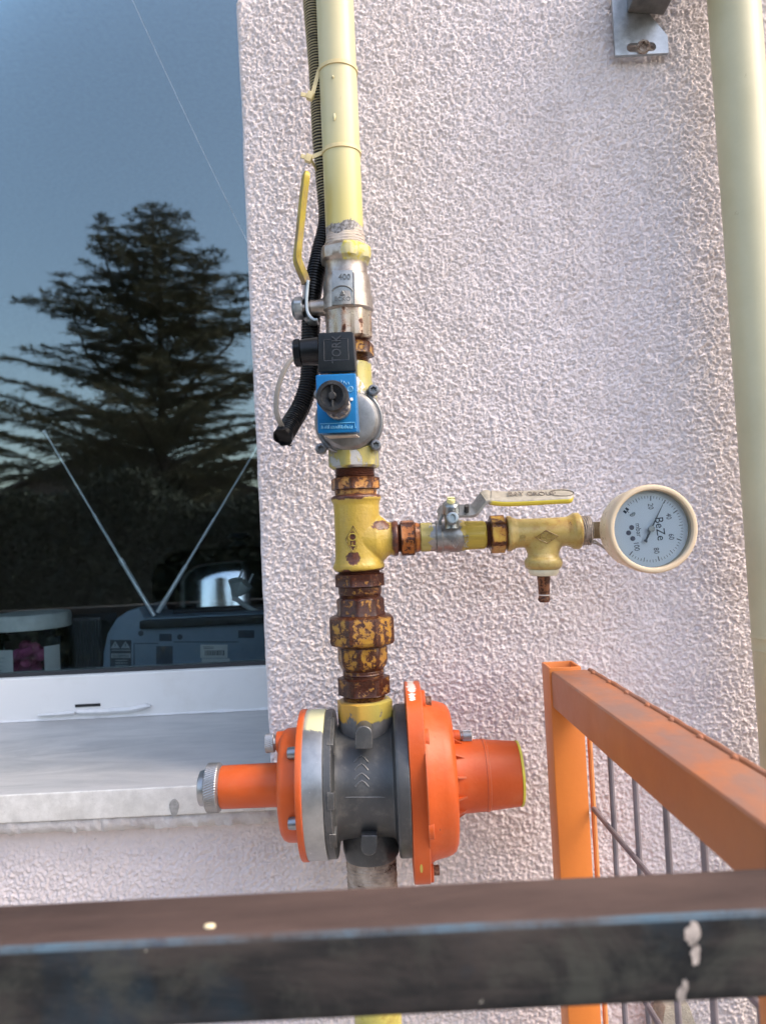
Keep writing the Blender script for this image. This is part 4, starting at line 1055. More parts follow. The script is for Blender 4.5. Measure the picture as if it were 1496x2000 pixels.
# ------------------------------------------------------------------ horizontal test branch
M_RY2 = rusty('rust_yellow_small', (.44, .30, .05), .42, 1.5, paint2=(.34, .17, .025), rust2=(.30, .10, .02), sc=140)
M_ROR2 = rusty('rust_orange_small', (.36, .13, .022), .44, 1.5, paint2=(.30, .10, .02), rust2=(.20, .06, .015), sc=140)
t = fitting('hex_nipple', 'small orange rusted hex nipple marked 1/2 just right of the large tee', 'pipe nipple', [
    ('threaded_end', thread(776, 783, 27), M_THR, 0), ('hex_collar', nut(782, 810, 32.5), M_ROR2, .15), ('lower_end', [(809, 29), (811, 30), (814, 29), (818, 28), (821, 27)], M_ROR2, 0)], HA, 795)
m = MB(); text_mb(m, '1/2', .0085, P(797, 1062, .69 - .0165), CR, CU, .0004); obj('raised_mark', m, M_ROR2, t)
sb = thing('ball_valve', 'small painted ball valve with a flat yellow edged lever on the horizontal branch', 'valve', HA.at(880))
n = NT('grey_valve_paint'); x = n.sep(0); base = n.noise(95, 7, .65, .3)
e1 = n.ramp(n.mth('ADD', x, n.mth('MULTIPLY', base, -.022)), -.0285, -.0295); e2 = n.ramp(n.mth('ADD', x, n.mth('MULTIPLY', base, .016)), .0165, .0180)
pm = n.mth('MAXIMUM', e1, e2); lo = n.ramp(n.mth('ADD', n.sep(2), n.mth('MULTIPLY', n.noise(50, 4), .006)), -.001, -.012)
c = n.mix(n.ramp(n.noise(150, 6, .6), .35, .65), (.20, .205, .205), (.29, .30, .30)); c = n.mix(n.mth('MULTIPLY', lo, .55), c, (.24, .17, .14))
yc = n.mix(n.ramp(x, .0, .004), (.32, .27, .08), (.33, .25, .035))
c = n.mix(pm, c, yc); c = n.mix(n.ramp(n.noise(420, 4), .68, .72), c, (.12, .07, .04))
n.set('Base Color', c).set('Metallic', n.mth('MULTIPLY', n.mth('SUBTRACT', 1.0, pm), .7)).set('Roughness', .38); n.bump(n.mth('ADD', n.noise(400, 4), pm), .25, .0006); M_SV = n.mat
m = MB(); lathe(m, HA, [(819, 24), (820, 27), (822, 28, 6), (848, 28, 6), (850, 29), (852, 31.5), (861, 31.8), (863, 30), (870, 29.6), (878, 31.5), (890, 32.3), (900, 31), (906, 29), (909, 28, 6), (944, 27, 6), (948, 25), (949, 22)], seg=96, ph=.0, clamp=1.09); obj('body', m, M_SV, sb, sharp=28)
m = MB(); e_ = .69 - .0152
m.tube([P(888, 1051, e_), P(895, 1060, e_), P(889, 1071, e_), P(882, 1061, e_)], .0004, 5, closed=True)
text_mb(m, 'PN15', .0062, P(911, 1057, e_ + .0004), CU, -CR, .0003, 0, .8); obj('raised_mark', m, metal('relief_grey', (.42, .42, .42), .4), sb)
m = MB(); BA = Ax((882, 1030), (880, 985), .675, hint=(0, -1, 0)); 
lathe(m, BA, [(1032, 14), (1014, 13), (1009, 15), (1003, 15), (1002, 9), (985, 8)], seg=40); obj('stem', m, M_ZL, sb)
m = MB(); screw(m, P(883, 1013, .652), (0, -1, .1), .0055, .005, star=2, inner=.5, depth=.4); obj('stop_screw', m, M_ZL, sb)
# lever plate: leans so that its upper face looks at the viewer
wd = (Vector((0, -.80, -.60))).normalized()
lp = dens([P(x, y, .668) for x, y in ((861, 1005), (866, 999), (880, 998), (905, 998), (922, 997), (930, 991), (941, 977), (948, 972))], 5)
obj('lever_plate', strap(lp, .0165, .0026, wd), M_ZL, sb, bev=.0006)
m = MB(); hk = strap(dens([P(x, y, .668) for x, y in ((866, 1001), (861, 1006), (859, 1016), (861, 1026))], 4), .010, .0026, wd); obj('lever_stop', hk, M_ZL, sb, bev=.0006)
NA = Ax((880, 1002), (880.5, 974), .662, .655)
m = MB(); lathe(m, NA, [(1001, 15.5), (999, 15.5, 6), (984, 15, 6), (981, 12.5), (980, 7)], seg=60, ph=.4); obj('stem_nut', m, M_ZL, sb, sharp=26)
m = MB(); lathe(m, NA, [(982, 8), (976, 8), (974, 7), (973, 3)], seg=30); m.obox(NA.at(972.8), (CR, NA.u, NA.a), (.0032, .0009, .0006)); obj('stem_tip', m, plain('yellow_dab', (.60, .56, .25), .5, sc=300, var=.3), sb)
m = MB(); c = P(911, 997, .664); m.tube([c + Vector((0, -.0030, .0042)), c + Vector((0, .0032, -.004))], .0022, 16); obj('lever_hole', m, plain('hole_dark', (.03, .03, .03), .8), sb)
n = NT('worn_sleeve'); z = n.sep(2); x = n.sep(0)
w1 = n.mth('ADD', n.mth('MULTIPLY', n.sep(1), -1.0), n.mth('MULTIPLY', n.noise(60, 5, .6), .0035))
msk = n.mth('MULTIPLY', n.ramp(n.attr('mask'), .42, .58), n.ramp(n.mth('ADD', x, n.mth('MULTIPLY', n.noise(50, 5, .6), .03)), .050, .056))
c = n.mix(n.ramp(n.noise(180, 6, .65), .35, .65), (.33, .30, .24), (.24, .22, .175)); c = n.mix(msk, c, (.58, .48, .045)); c = n.mix(n.ramp(n.noise(420, 4), .68, .73), c, (.16, .12, .08))
n.set('Base Color', c).set('Roughness', .5); n.bump(n.noise(380, 5, .6), .3, .0006); M_WS = n.mat
gpx = [(944, 973), (952, 972), (960, 974), (985, 976), (1020, 975), (1060, 973), (1095, 971), (1108, 971), (1116, 971), (1119, 971)]
gp = dens([P(x, y - (2 if x > 950 else 0), .668) for x, y in gpx], 5); tw = []
for p in gp:
    k = min(1, max(.02, (p - gp[-1]).length / .0068)); tw.append(max(.15, math.sqrt(1 - (1 - k) ** 2)))
m = MB(); th_ = .0085; rr = []; av = []
wd2 = Vector((0, -.78, -.62)).normalized()
for i, p in enumerate(gp):
    a_, b_ = gp[max(0, i - 1)], gp[min(len(gp) - 1, i + 1)]; tg = (b_ - a_).normalized(); w_ = (wd2 - tg * wd2.dot(tg)).normalized(); nn = w_.cross(tg)
    if nn.z < 0: nn = -nn
    ww = .0085 * tw[i]; tt2 = .0030 if i > 8 else .0022
    sec = [(-1, .6), (-.8, 1), (.75, 1), (.93, .8), (1, .35), (1, -.5), (.85, -1), (-.8, -1), (-1, -.6)]
    rr.append([p + w_ * ww * s + nn * tt2 * q for s, q in sec])
    av += [0, 0, 0, .45, 1, 1, 1, 1, .5]
m.rings(rr); m.a = av
grp = obj('lever_grip', m, M_WS, sb, sharp=60)
m = MB(); cfc = P(1044, 967, .662); 
def on_grip(px, off): 
    p = P(px, 972, .668); return p
nrm = Vector((0, -.62, .78)); yd = Vector((0, .78, .62))
text_mb(m, 'BAY GROUP', .0078, P(1038, 970, .668) + nrm * .0031, CR, yd, .0002, 0, .98)
ov = P(1096, 968, .668) + nrm * .0031; m.tube([ov + CR * (.0105 * math.cos(t)) + yd * (.0046 * math.sin(t)) for t in np.linspace(0, 2 * math.pi, 25)[:-1]], .00035, 5, closed=True)
obj('lever_lettering', m, plain('dark_print', (.15, .125, .10), .7, sc=400, var=.5), grp)
fitting('hex_nipple', 'small hex nipple with clean yellow face between the small ball valve and small tee', 'pipe nipple', [
    ('threaded_end', thread(948, 957, 26), M_THR, 0), ('hex_collar', nut(956, 985, 34), M_RY2, .52), ('lower_end', [(984, 28), (986, 28), (990, 26)], M_ROR2, 0)], HA, 970)
st_ = thing('pipe_tee', 'small pale yellow tee with diamond emblem next to the gauge', 'tee fitting', HA.at(1060))
M_TY = rusty('tee_pale_yellow', (.42, .33, .12), .33, .8, paint2=(.34, .25, .07), sc=70)
m = MB(); lathe(m, HA, [(987, 26), (988, 32), (990, 35), (996, 35), (1001, 31.5), (1008, 28.5), (1040, 28), (1075, 28), (1105, 28.5), (1113, 31.5), (1119, 35.5), (1128, 36), (1132, 33), (1133, 26)], seg=96)
DA = Ax((1059.5, 1040), (1062.5, 1175), .69); rr = []
for c_, rh, rv in ((1045, 46, 26), (1060, 42, 26), (1072, 34, 26), (1082, 30, 27), (1088, 31, 30), (1093, 36, 35), (1099, 37, 37), (1106, 35.5, 35.5), (1112, 30, 30), (1113, 24, 24)):
    rr.append([DA.at(c_) + (DA.u * math.cos(q * 2 * math.pi / 80) * rv + DA.w * math.sin(q * 2 * math.pi / 80) * rh) * DA.k for q in range(80)])
m.rings(rr); blend(obj('body', m, M_TY, st_, sharp=50))
m = MB(); ys = .69 - .0134
m.tube([P(1045, 1050, ys), P(1066, 1036, ys), P(1090, 1047, ys), P(1068, 1061, ys)], .0005, 6, closed=True)
text_mb(m, 'EO', .0088, P(1067.5, 1049, ys + .0002), CR, CU, .0004, 0, 1.0); text_mb(m, '20', .0070, P(1021, 1051, ys + .0005), CU, -CR, .0004, 0, .9)
obj('diamond_emblem', m, M_TY, st_)
tp = thing('test_nipple', 'short brown test nipple in a pale collar hanging under the small tee', 'pipe nipple', DA.at(1140))
m = MB(); lathe(m, DA, [(1111, 27), (1113, 29.5), (1118, 29), (1124, 24.5), (1125, 14)], seg=60); obj('collar', m, plain('pale_collar', (.56, .54, .40), .5, var=.15, sc=150), tp)
m = MB(); lathe(m, DA, [(1123, 12), (1124, 12.8), (1132, 12.8), (1135, 11.8), (1160, 11), (1165, 10.5), (1169, 12), (1172, 12), (1176, 9), (1176.5, 5)], seg=40); obj('tube', m, rusty('brown_nipple', (.22, .10, .05), .50, .6, paint2=(.14, .06, .035), sc=200), tp)
m = MB(); lathe(m, DA, [(1161, 11), (1161.3, 11.6), (1162.5, 11.6), (1163, 11)], seg=40); obj('white_ring', m, plain('ring_white', (.6, .58, .55), .5), tp)

# ------------------------------------------------------------------ pressure gauge
gg = thing('pressure_gauge', 'round mbar pressure gauge with cream rim at the end of the branch', 'pressure gauge', P(1274, 1034, .66))
M_GC = rusty('gauge_case', (.56, .46, .30), .27, .35, paint2=(.60, .53, .34), rust2=(.42, .24, .08), sc=70)
n = NT('gauge_rim'); c = n.mix(n.ramp(n.noise(30, 5), .35, .65), (.56, .455, .32), (.49, .40, .27)); c = n.mix(n.mth('MULTIPLY', n.ramp(n.noise(60, 5, .6), .5, .7), .4), c, (.62, .46, .30))
c = n.mix(n.ramp(n.noise(130, 6, .65), .68, .71), c, (.12, .05, .02)); n.set('Base Color', c).set('Roughness', .42); n.bump(n.noise(200, 4), .15, .0006); M_RIM = n.mat
GP = P(1274, 1033, .625); gk = .625 / F
GAX = Ax((0, 0), (0, 1), .625); GAX.A = GP; GAX.B = GP + Vector((0, 1, 0)); GAX.c0, GAX.c1 = 0, 1; GAX.a = Vector((0, 1, 0)); GAX.k = gk; GAX.u = CU.copy(); GAX.u = (GAX.u - GAX.a * GAX.u.y).normalized(); GAX.w = GAX.a.cross(GAX.u)
m = MB(); lathe(m, GAX, [(.0095, 82), (.010, 83), (.034, 81), (.038, 76), (.039, 40)], seg=128); obj('case', m, M_GC, gg)
m = MB(); lathe(m, GAX, [(.010, 84), (.008, 86.3), (.001, 87.0), (-.0015, 86.2), (-.0028, 84), (-.0032, 81), (-.0028, 77.5), (-.001, 75.6), (.007, 75.3), (.007, 81)], seg=160); obj('rim', m, M_RIM, gg)
M_DIAL = plain('dial_white', (.90, .92, .93), .4, var=.02, sc=10, bump=0)
M_INK = plain('dial_ink', (.03, .04, .06), .5, var=.05, bump=0)
M_NDL = plain('needle_metal', (.10, .11, .13), .35, .4, bump=0)
yD = .0068
m = MB(); lathe(m, GAX, [(yD, 76), (yD + .002, 76)], seg=128); dial = obj('dial', m, M_DIAL, gg)
# inked marks; the dial is mounted turned a quarter to the right
A50 = math.radians(6.9); U_ = GAX.u; R_ = Vector((0, 1, 0)).cross(U_) * -1
if R_.dot(CR) < 0: R_ = -R_
kd_ = (GP.y + yD - CAM.y) / F
def dp(r, ang, dy=0.0): return GP + Vector((0, yD - .00015 - dy, 0)) + (R_ * math.cos(ang) + U_ * math.sin(ang)) * r * kd_
m = MB()
def ang(v): return A50 + math.radians(135 - 2.7 * v)
for i in range(51):
    v = i * 2; a_ = ang(v); major, midd = v % 20 == 0, v % 10 == 0
    if v <= 2: continue
    ri = 55.5 if major else (57 if midd else 60); w_ = .00026 if major else (.00022 if midd else .00016)
    tn = (-R_ * math.sin(a_) + U_ * math.cos(a_)) * w_ * (1.3 if major else 1)
    p0, p1 = dp(ri, a_), dp(65, a_); m.prism([p0 - tn, p0 + tn, p1 + tn, p1 - tn], (0, .0001, 0))
dx_, dy_ = (R_ * math.cos(A50 - math.pi / 2) + U_ * math.sin(A50 - math.pi / 2)), (R_ * math.cos(A50) + U_ * math.sin(A50))
for v, s in ((20, '20'), (40, '40'), (60, '60'), (80, '80'), (100, '100')):
    text_mb(m, s, .0062, dp(44 if v != 100 else 43, ang(v)), dx_, dy_, .00005, 0, .82)
text_mb(m, '0', .0062, dp(44, ang(0)), dx_, dy_, .00005, 0, .82)
text_mb(m, 'mbar', .0060, dp(22.5, A50 + math.pi - .03), dx_, dy_, .00005, 0, .9)
a_ = ang(0); tn = (-R_ * math.sin(a_) + U_ * math.cos(a_))
for s in (-1, 1):
    for (r0_, r1_) in ((55, 62),):
        p0, p1 = dp(r0_, a_) + tn * s * .0014, dp(r1_, a_) + tn * s * .0014; m.prism([p0 - tn * .0009, p0 + tn * .0009, p1 + tn * .0009, p1 - tn * .0009], (0, .0001, 0))
p0, p1 = dp(51, a_), dp(58, a_); m.prism([p0 - tn * .0002, p0 + tn * .0002, p1 + tn * .0002, p1 - tn * .0002], (0, .0001, 0))
obj('scale', m, M_INK, dial)
m = MB(); text_mb(m, 'BeZe', .0098, dp(19.5, A50 - .10), dx_, dy_, .00006, 0, .92)
c_ = dp(16, A50 - 1.16); m.tube([c_ + dy_ * .0039 + dx_ * .0006, c_ + dy_ * .0039 + dx_ * .0008 + Vector((0, -.0002, 0))], .00045, 8)
obj('maker_mark', m, M_INK, dial)
m = MB()
for (x, y) in ((1232.8, 1030.3), (1226.8, 1040.8), (1235, 1051.8)):
    c_ = P(x, y, GP.y + yD - CAM.y); m.tube([c_ + Vector((0, -.0004, 0)), c_ + Vector((0, .0004, 0))], .0020, 20)
obj('vent_dot', m, plain('dot_brown', (.16, .15, .18), .6, var=.3, sc=400), dial)
m = MB(); c_ = P(1236, 1003, GP.y + yD - CAM.y); m.tube([c_ + Vector((0, -.0022, 0)), c_ + Vector((0, .0002, 0))], .0011, 14); obj('stop_pin', m, M_ZL, dial)
m = MB(); an = math.radians(64.5); yn = .0035
pt, pb, pc = dp(63, an, yn), dp(-24, an, yn), dp(0, an, yn); tn = (-R_ * math.sin(an) + U_ * math.cos(an))
m.prism([pt - tn * .0001, pc - tn * .0007, pb - tn * .0008, pb + tn * .0008, pc + tn * .0007, pt + tn * .0001], (0, .0004, 0))
e_ = dp(-28, an, yn); m.prism([e_ - tn * .0014, e_ + tn * .0014, pb + tn * .0014, pb - tn * .0014], (0, .0005, 0))
m.tube([pc + Vector((0, -.0012, 0)), pc + Vector((0, .003, 0))], .0016, 20); obj('needle', m, M_NDL, gg)
m = MB(); m.tube([pc + Vector((0, -.0019, 0)), pc + Vector((0, -.0012, 0))], .0025, 24); m.tube([pc + Vector((0, -.0024, 0)), pc + Vector((0, -.0018, 0))], .0011, 16); obj('needle_hub', m, metal('hub_metal', (.55, .58, .60), .3), gg)
n = NT('gauge_glass'); n.t.nodes.remove(n.b)
tr = n.t.nodes.new('ShaderNodeBsdfTransparent'); tr.inputs[0].default_value = (.95, .98, 1, 1); gl = n.t.nodes.new('ShaderNodeBsdfGlossy'); gl.inputs['Roughness'].default_value = .05
fn = n.t.nodes.new('ShaderNodeFresnel'); fn.inputs[0].default_value = 1.45; mx = n.t.nodes.new('ShaderNodeMixShader')
n.t.links.new(fn.outputs[0], mx.inputs[0]); n.t.links.new(tr.outputs[0], mx.inputs[1]); n.t.links.new(gl.outputs[0], mx.inputs[2]); n.t.links.new(mx.outputs[0], n.out.inputs[0])
m = MB(); lathe(m, GAX, [(.0006, 75.6), (.0014, 75.6)], seg=96); obj('cover_glass', m, n.mat, gg)
M_BRS = metal('aged_brass', (.40, .33, .22), .42, spots=((.14, .10, .06), .62))
m = MB(); q0, q1 = P(1150, 1038, .665), P(1192, 1035, .665); 
m.obox(HA.at(1175), (HA.a, HA.u, HA.w), (.014, .0075, .0075)); obj('square_stem', m, M_BRS, gg, bev=.0006)
m = MB(); lathe(m, HA, [(1130, 25)] + thread(1132, 1152, 26.5, 3) + [(1153, 24)], seg=60)
for k in range(6):
    cc_ = 1133 + k * 3.2; m.tube([HA.pt(cc_ + 1.5 * math.sin(t * 2 + k), 28, t) for t in np.linspace(0, 2 * math.pi, 30)[:-1]], .0006, 5, closed=True)
m.tube(dens([HA.pt(1150, 27, 1.2), P(1160, 1056, .672), P(1171, 1063, .67), P(1183, 1073, .668), P(1188, 1080, .665)], 5), .0009, 6)
m.tube(dens([HA.pt(1148, 27, 1.4), P(1158, 1060, .674), P(1172, 1066, .67), P(1186, 1076, .668)], 5), .0007, 6)
obj('thread_wrap', m, plain('old_hemp', (.30, .26, .22), .7, var=.35, sc=200, bump=.4), gg)

# ------------------------------------------------------------------ gas pressure regulator
RA = Ax((400, 1539), (1016, 1510), .69, key='x')
rg = thing('gas_regulator', 'big orange and dark grey gas pressure regulator lying across the vertical line', 'regulator', RA.at(711))
n = NT('orange_paint'); nz = n.noise(12, 5, .6); c = n.mix(n.ramp(nz, .35, .65), (.56, .092, .013), (.47, .074, .011))
c = n.mix(n.mth('MULTIPLY', n.ramp(n.noise(30, 7, .7), .50, .75), .5), c, (.50, .14, .055)); c = n.mix(n.mth('MULTIPLY', n.ramp(n.mth('ADD', n.noise(110, 7, .7), n.mth('MULTIPLY', n.edge(.0018, 1.0), 1.2)), .80, .86), .7), c, (.30, .20, .15)); c = n.mix(n.ramp(n.noise(170, 6, .7), .725, .74), c, (.13, .05, .03)); c = n.mix(n.ramp(n.noise(120, 6, .7), .76, .78), c, (.70, .62, .50))
scx = n.ramp(n.noise(60, 7, .75, .6, vec=n.map((1, 1, .3), (0, .6, 0))), .705, .72); c = n.mix(n.mth('MULTIPLY', scx, .8), c, (.60, .45, .36))
n.set('Base Color', c).set('Roughness', n.mth('ADD', n.mth('MULTIPLY', n.noise(25, 6), .3), .30)).set('Specular IOR Level', .4); n.bump(n.mth('ADD', n.noise(260, 4, .5), n.mth('MULTIPLY', n.noise(45, 3), 1.5)), .22, .0010); M_OR = n.mat
n = NT('cast_grey'); nz = n.noise(20, 7, .65); c = n.mix(n.ramp(nz, .3, .7), (.046, .050, .053), (.082, .087, .091)); c = n.mix(n.mth('MULTIPLY', n.ramp(n.noise(70, 8, .72), .52, .70), .45), c, (.17, .165, .15)); c = n.mix(n.mth('MULTIPLY', n.ramp(n.mth('ADD', n.noise(160, 6, .7), n.mth('MULTIPLY', n.edge(.0012, 1.0), 1.5)), .78, .86), .8), c, (.34, .34, .33))
n.set('Base Color', c).set('Roughness', n.mth('ADD', n.mth('MULTIPLY', nz, .3), .28)).set('Metallic', .35); n.bump(n.noise(350, 5, .6), .2, .0007); M_CG = n.mat
n = NT('port_paint'); base = n.noise(60, 7, .66, .4, vec=n.map((1, 1, .6))); z = n.sep(2); L0 = LOC[rg.name]
zt = P(711, 1405, .66).z - L0.z
pm = n.mth('MULTIPLY', n.ramp(n.mth('ADD', z, n.mth('MULTIPLY', base, .016)), zt + .0025, zt + .004), n.ramp(n.mth('ADD', z, 0.0), zt + .0125, zt + .0105))
pm = n.mth('MULTIPLY', pm, n.ramp(base, .62, .58))
c = n.mix(n.ramp(n.noise(130, 4), .3, .7), (.10, .10, .10), (.16, .155, .15)); c = n.mix(pm, c, n.mix(n.ramp(n.sep(0), -.005, .016), (.46, .25, .04), (.40, .33, .07)))
top_ = n.ramp(z, zt + .0108, zt + .0125); c = n.mix(n.mth('MULTIPLY', top_, .8), c, (.22, .17, .14))
n.set('Base Color', c).set('Roughness', .42); n.bump(n.mth('ADD', n.noise(350, 4), pm), .3, .0007); M_PORT = n.mat
M_ALR = metal('turned_alloy', (.60, .61, .62), .36, brushed=(1, .05, .05))
n = NT('alloy_ring'); nz = n.noise(45, 7, .7); z = n.sep(2); pmk = n.mth('MULTIPLY', n.ramp(n.mth('ADD', z, n.mth('MULTIPLY', nz, .05)), .0800, .0815), n.ramp(n.sep(0), -.0500, -.0440))
c = n.mix(n.ramp(nz, .3, .7), (.30, .31, .31), (.46, .47, .47)); c = n.mix(n.ramp(n.noise(130, 6, .7), .66, .7), c, (.75, .75, .74)); c = n.mix(pmk, c, (.60, .58, .33))
n.set('Base Color', c).set('Metallic', n.mth('MULTIPLY', n.mth('SUBTRACT', 1, pmk), .8)).set('Roughness', n.mth('ADD', n.mth('MULTIPLY', nz, .35), .22)); n.bump(n.noise(300, 5), .15, .0006); M_RING = n.mat
# adjusting wheel
m = MB(); lathe(m, RA, [(391, 20), (392, 31), (394, 33), (403, 33.5), (405, 30)], seg=80); 
lathe(m, RA, [(405, 41), (407, 44.5)] + [(408 + i * 1.2, 45.6, 0, i * .55) for i in range(18)] + [(430.5, 44.5), (432, 41), (434, 39), (434.5, 30)], seg=360, knurl=(60, .55))
obj('adjusting_wheel', m, M_ALR, rg, sharp=50)
m = MB(); lathe(m, RA, [(433, 34), (434, 39), (436, 40), (480, 40.3), (546, 41), (552, 43), (556, 47), (560, 56)], seg=96); obj('spring_tube', m, M_OR, rg, sharp=50)
m = MB(); lathe(m, RA, [(550, 40), (552, 84), (554, 95), (558, 101), (565, 104.5), (590, 106), (596, 106)], seg=128); obj('left_cap', m, M_OR, rg, sharp=50)
m = MB(); lathe(m, RA, [(591, 100), (592, 138), (594, 139.5), (603, 139.5), (604, 138), (604, 100)], seg=160); obj('clamp_flange', m, M_OR, rg, sharp=40)
m = MB(); lathe(m, RA, [(603.5, 120), (604, 137.5), (605, 138), (641, 138), (642, 136), (642.5, 120)], seg=160); obj('alloy_ring', m, M_RING, rg, sharp=40)
# cast body
m = MB(); lathe(m, RA, [(641, 120), (642, 135), (644, 136.5), (656, 136.5), (658, 134), (659, 118), (662, 108), (668, 104), (690, 102), (740, 102), (762, 104), (768, 107), (772, 118), (774, 138), (776, 140)] +
    [(780, 141), (797, 141), (798, 139), (799, 110)], seg=160)
obj('body', m, M_CG, rg, sharp=32)
m = MB(); lathe(m, VA, [(1374, 38), (1375, 48), (1377, 51, 8), (1412, 51, 8), (1430, 50, 8), (1440, 48), (1500, 48)], seg=96, ph=.2, clamp=1.06); obj('upper_port', m, M_PORT, rg, sharp=30)
m = MB(); lathe(m, VA, [(1560, 50), (1625, 51), (1640, 52, 8), (1665, 51, 8), (1674, 49), (1676, 40)], seg=96, ph=.2, clamp=1.06); obj('lower_port', m, M_CG, rg, sharp=30)
m = MB()
def arch(m, cx, y0, y1, hw, d, th, up=1, K=12):
    pts = [P(cx - hw, y1, d), P(cx + hw, y1, d)]
    for k in range(K + 1): t = math.pi * k / K; pts.append(P(cx + hw * math.cos(t), (y0 + up * hw) - up * hw * math.sin(t), d))
    m.prism(pts, (0, th, 0))
arch(m, 710.5, 1418, 1463, 17, .638, .02); obj('rounded_boss', m, M_CG, rg, bev=.0014, bseg=3)
m = MB(); arch(m, 721, 1672, 1632, 16, .645, .02, up=-1); obj('rounded_boss', m, M_CG, rg, bev=.0014, bseg=3)
m = MB()
def onb(x, y, r=102):  # point on the body's front
    c_ = RA.at(x); p_ = P(x, y, .69 - r * RA.k); v = p_ - c_; v -= RA.a * v.dot(RA.a)
    h_ = v.dot(RA.w); h_ = max(-r * RA.k * .98, min(r * RA.k * .98, h_)); return c_ + RA.w * h_ + RA.u * math.sqrt((r * RA.k) ** 2 - h_ * h_)
for yo in (1484, 1513):
    for dy, wdt in ((0, 13), (13, 12)):
        m.tube([onb(711 - wdt, yo + dy + 11), onb(711 - wdt * .5, yo + dy + 4), onb(711, yo + dy), onb(711 + wdt * .5, yo + dy + 4), onb(711 + wdt, yo + dy + 11)], .0008, 6)
for x0_ in (664, 669): pass
m.tube([onb(x, 1557) for x in np.linspace(664, 772, 20)], .0005, 6)
obj('arrow_relief', m, M_CG, rg)
m = MB()
for (ya, yb2) in ((1426, 1466), (1548, 1582), (1634, 1668)):
    for k in range(1):
        a_, b_ = [], []
        y0_, y1_ = ya, yb2
        p = [onb(650, y0_, 139), onb(662, y0_ + 1, 136), onb(662, y1_, 136), onb(650, y1_, 139)]
        m = MB(); cen = RA.at(655); m.prism([q_ for q_ in p], (cen - p[0]).normalized() * .010)
        obj('cast_lug', m, M_CG, rg, bev=.0007)
# right hand side: long flange, bowl, spring housing
def flange(m, x0, x1, hv, hd, pw=2.6, S=96, round_=1.5):
    rr = []
    for c_, k in ((x0, .985), (x0 + round_, 1), (x1 - round_, 1), (x1, .985)):
        ring = []
        for q in range(S):
            t = 2 * math.pi * q / S; cx_, sx_ = math.cos(t), math.sin(t)
            ring.append(RA.at(c_) + (RA.u * hd * math.copysign(abs(cx_) ** (2 / pw), cx_) + RA.w * hv * math.copysign(abs(sx_) ** (2 / pw), sx_)) * k * RA.k)
        rr.append(ring)
    m.rings(rr)
m = MB(); flange(m, 798, 829, 180, 130, 3.2)
M_ORF = M_OR.copy(); M_ORF.name = 'orange_flange_paint'; n = NT.__new__(NT); n.mat = M_ORF; n.t = M_ORF.node_tree
n.b = [q for q in n.t.nodes if q.type == 'BSDF_PRINCIPLED'][0]; n.tc = [q for q in n.t.nodes if q.type == 'TEX_COORD'][0].outputs['Object']
oc_ = n.b.inputs['Base Color'].links[0].from_socket; xx, zz_ = n.sep(0), n.sep(2)
def spot(px, py, rx_, rz_, vec, am):
    p_ = P(px, py, .645) - L0; a_ = n.mth('DIVIDE', n.mth('SUBTRACT', xx, p_.x), rx_); b_ = n.mth('DIVIDE', n.mth('SUBTRACT', zz_, p_.z), rz_)
    r_ = n.mth('ADD', n.mth('MULTIPLY', a_, a_), n.mth('MULTIPLY', b_, b_)); return n.ramp(n.mth('ADD', r_, n.mth('MULTIPLY', n.mth('SUBTRACT', n.noise(160, 6, .7, vec=vec), .5), am)), 1.05, .85)
c = n.mix(spot(806, 1362, .0034, .0042, n.map((.25, 1, 1.3), (0, .35, 0)), 7.0), oc_, (.62, .58, .52)); c = n.mix(spot(822, 1688, .0012, .0040, n.map((1, 1, 1)), 1.6), c, (.50, .42, .08))
n.t.links.new(c, n.b.inputs['Base Color'])
obj('main_flange', m, M_ORF, rg, sharp=40)
m = MB(); lathe(m, RA, [(826, 150), (828, 152), (834, 151), (840, 147), (862, 142), (874, 138), (880, 133), (884, 124), (886, 100), (886, 60)], seg=160); obj('bowl', m, M_OR, rg, sharp=50)
m = MB()
bolts = []
for (px, py, bx_) in ((836, 1367, 0), (841, 1402, 0), (851, 1572, 0), (857, 1687, 0)):
    dy = py - (1538 - (px - 420) * .0475); r_ = 163; s_ = max(-.97, min(.97, dy / r_)); th = math.asin(s_)
    if abs(dy) > 150: r_ = abs(dy); th = math.copysign(math.pi / 2 - .12, dy)
    bolts.append((r_, th, px))
for r_, th, px in bolts:
    lm = MB()
    r2_ = min(r_, 170) if abs(th) > 1 else 136
    o_ = RA.at(829) + (RA.u * math.cos(th) + RA.w * math.sin(th)) * (r2_ - 0) * RA.k
    lm.tube([o_ - RA.a * .001, o_ + RA.a * .0030, o_ + RA.a * .0035], [.0098, .0098, .009], 24)
    obj('bolt_boss', lm, M_OR, rg)
    bm_ = MB(); bm_.tube([o_ + RA.a * .003, o_ + RA.a * .0085, o_ + RA.a * .0088], [.0044, .0044, .004], 24); obj('bolt', bm_, rusty('rusty_bolt', (.24, .20, .17), .5, .4, rust=(.09, .045, .03), sc=300) if 'rusty_bolt' not in bpy.data.materials else bpy.data.materials['rusty_bolt'], rg)
m = MB(); lathe(m, RA, [(884, 71), (888, 69), (944, 66.5), (945, 67.5), (950, 67), (951, 65.5), (1008, 60.5), (1012, 59), (1012.5, 40)], seg=128); obj('spring_housing', m, M_OR, rg, sharp=30)
m = MB(); lathe(m, RA, [(1010.5, 60.3), (1011, 61.2), (1015, 60.5), (1016, 58), (1016, 40)], seg=96); obj('end_ring', m, plain('yellow_ring', (.55, .50, .06), .5), rg)
m = MB()
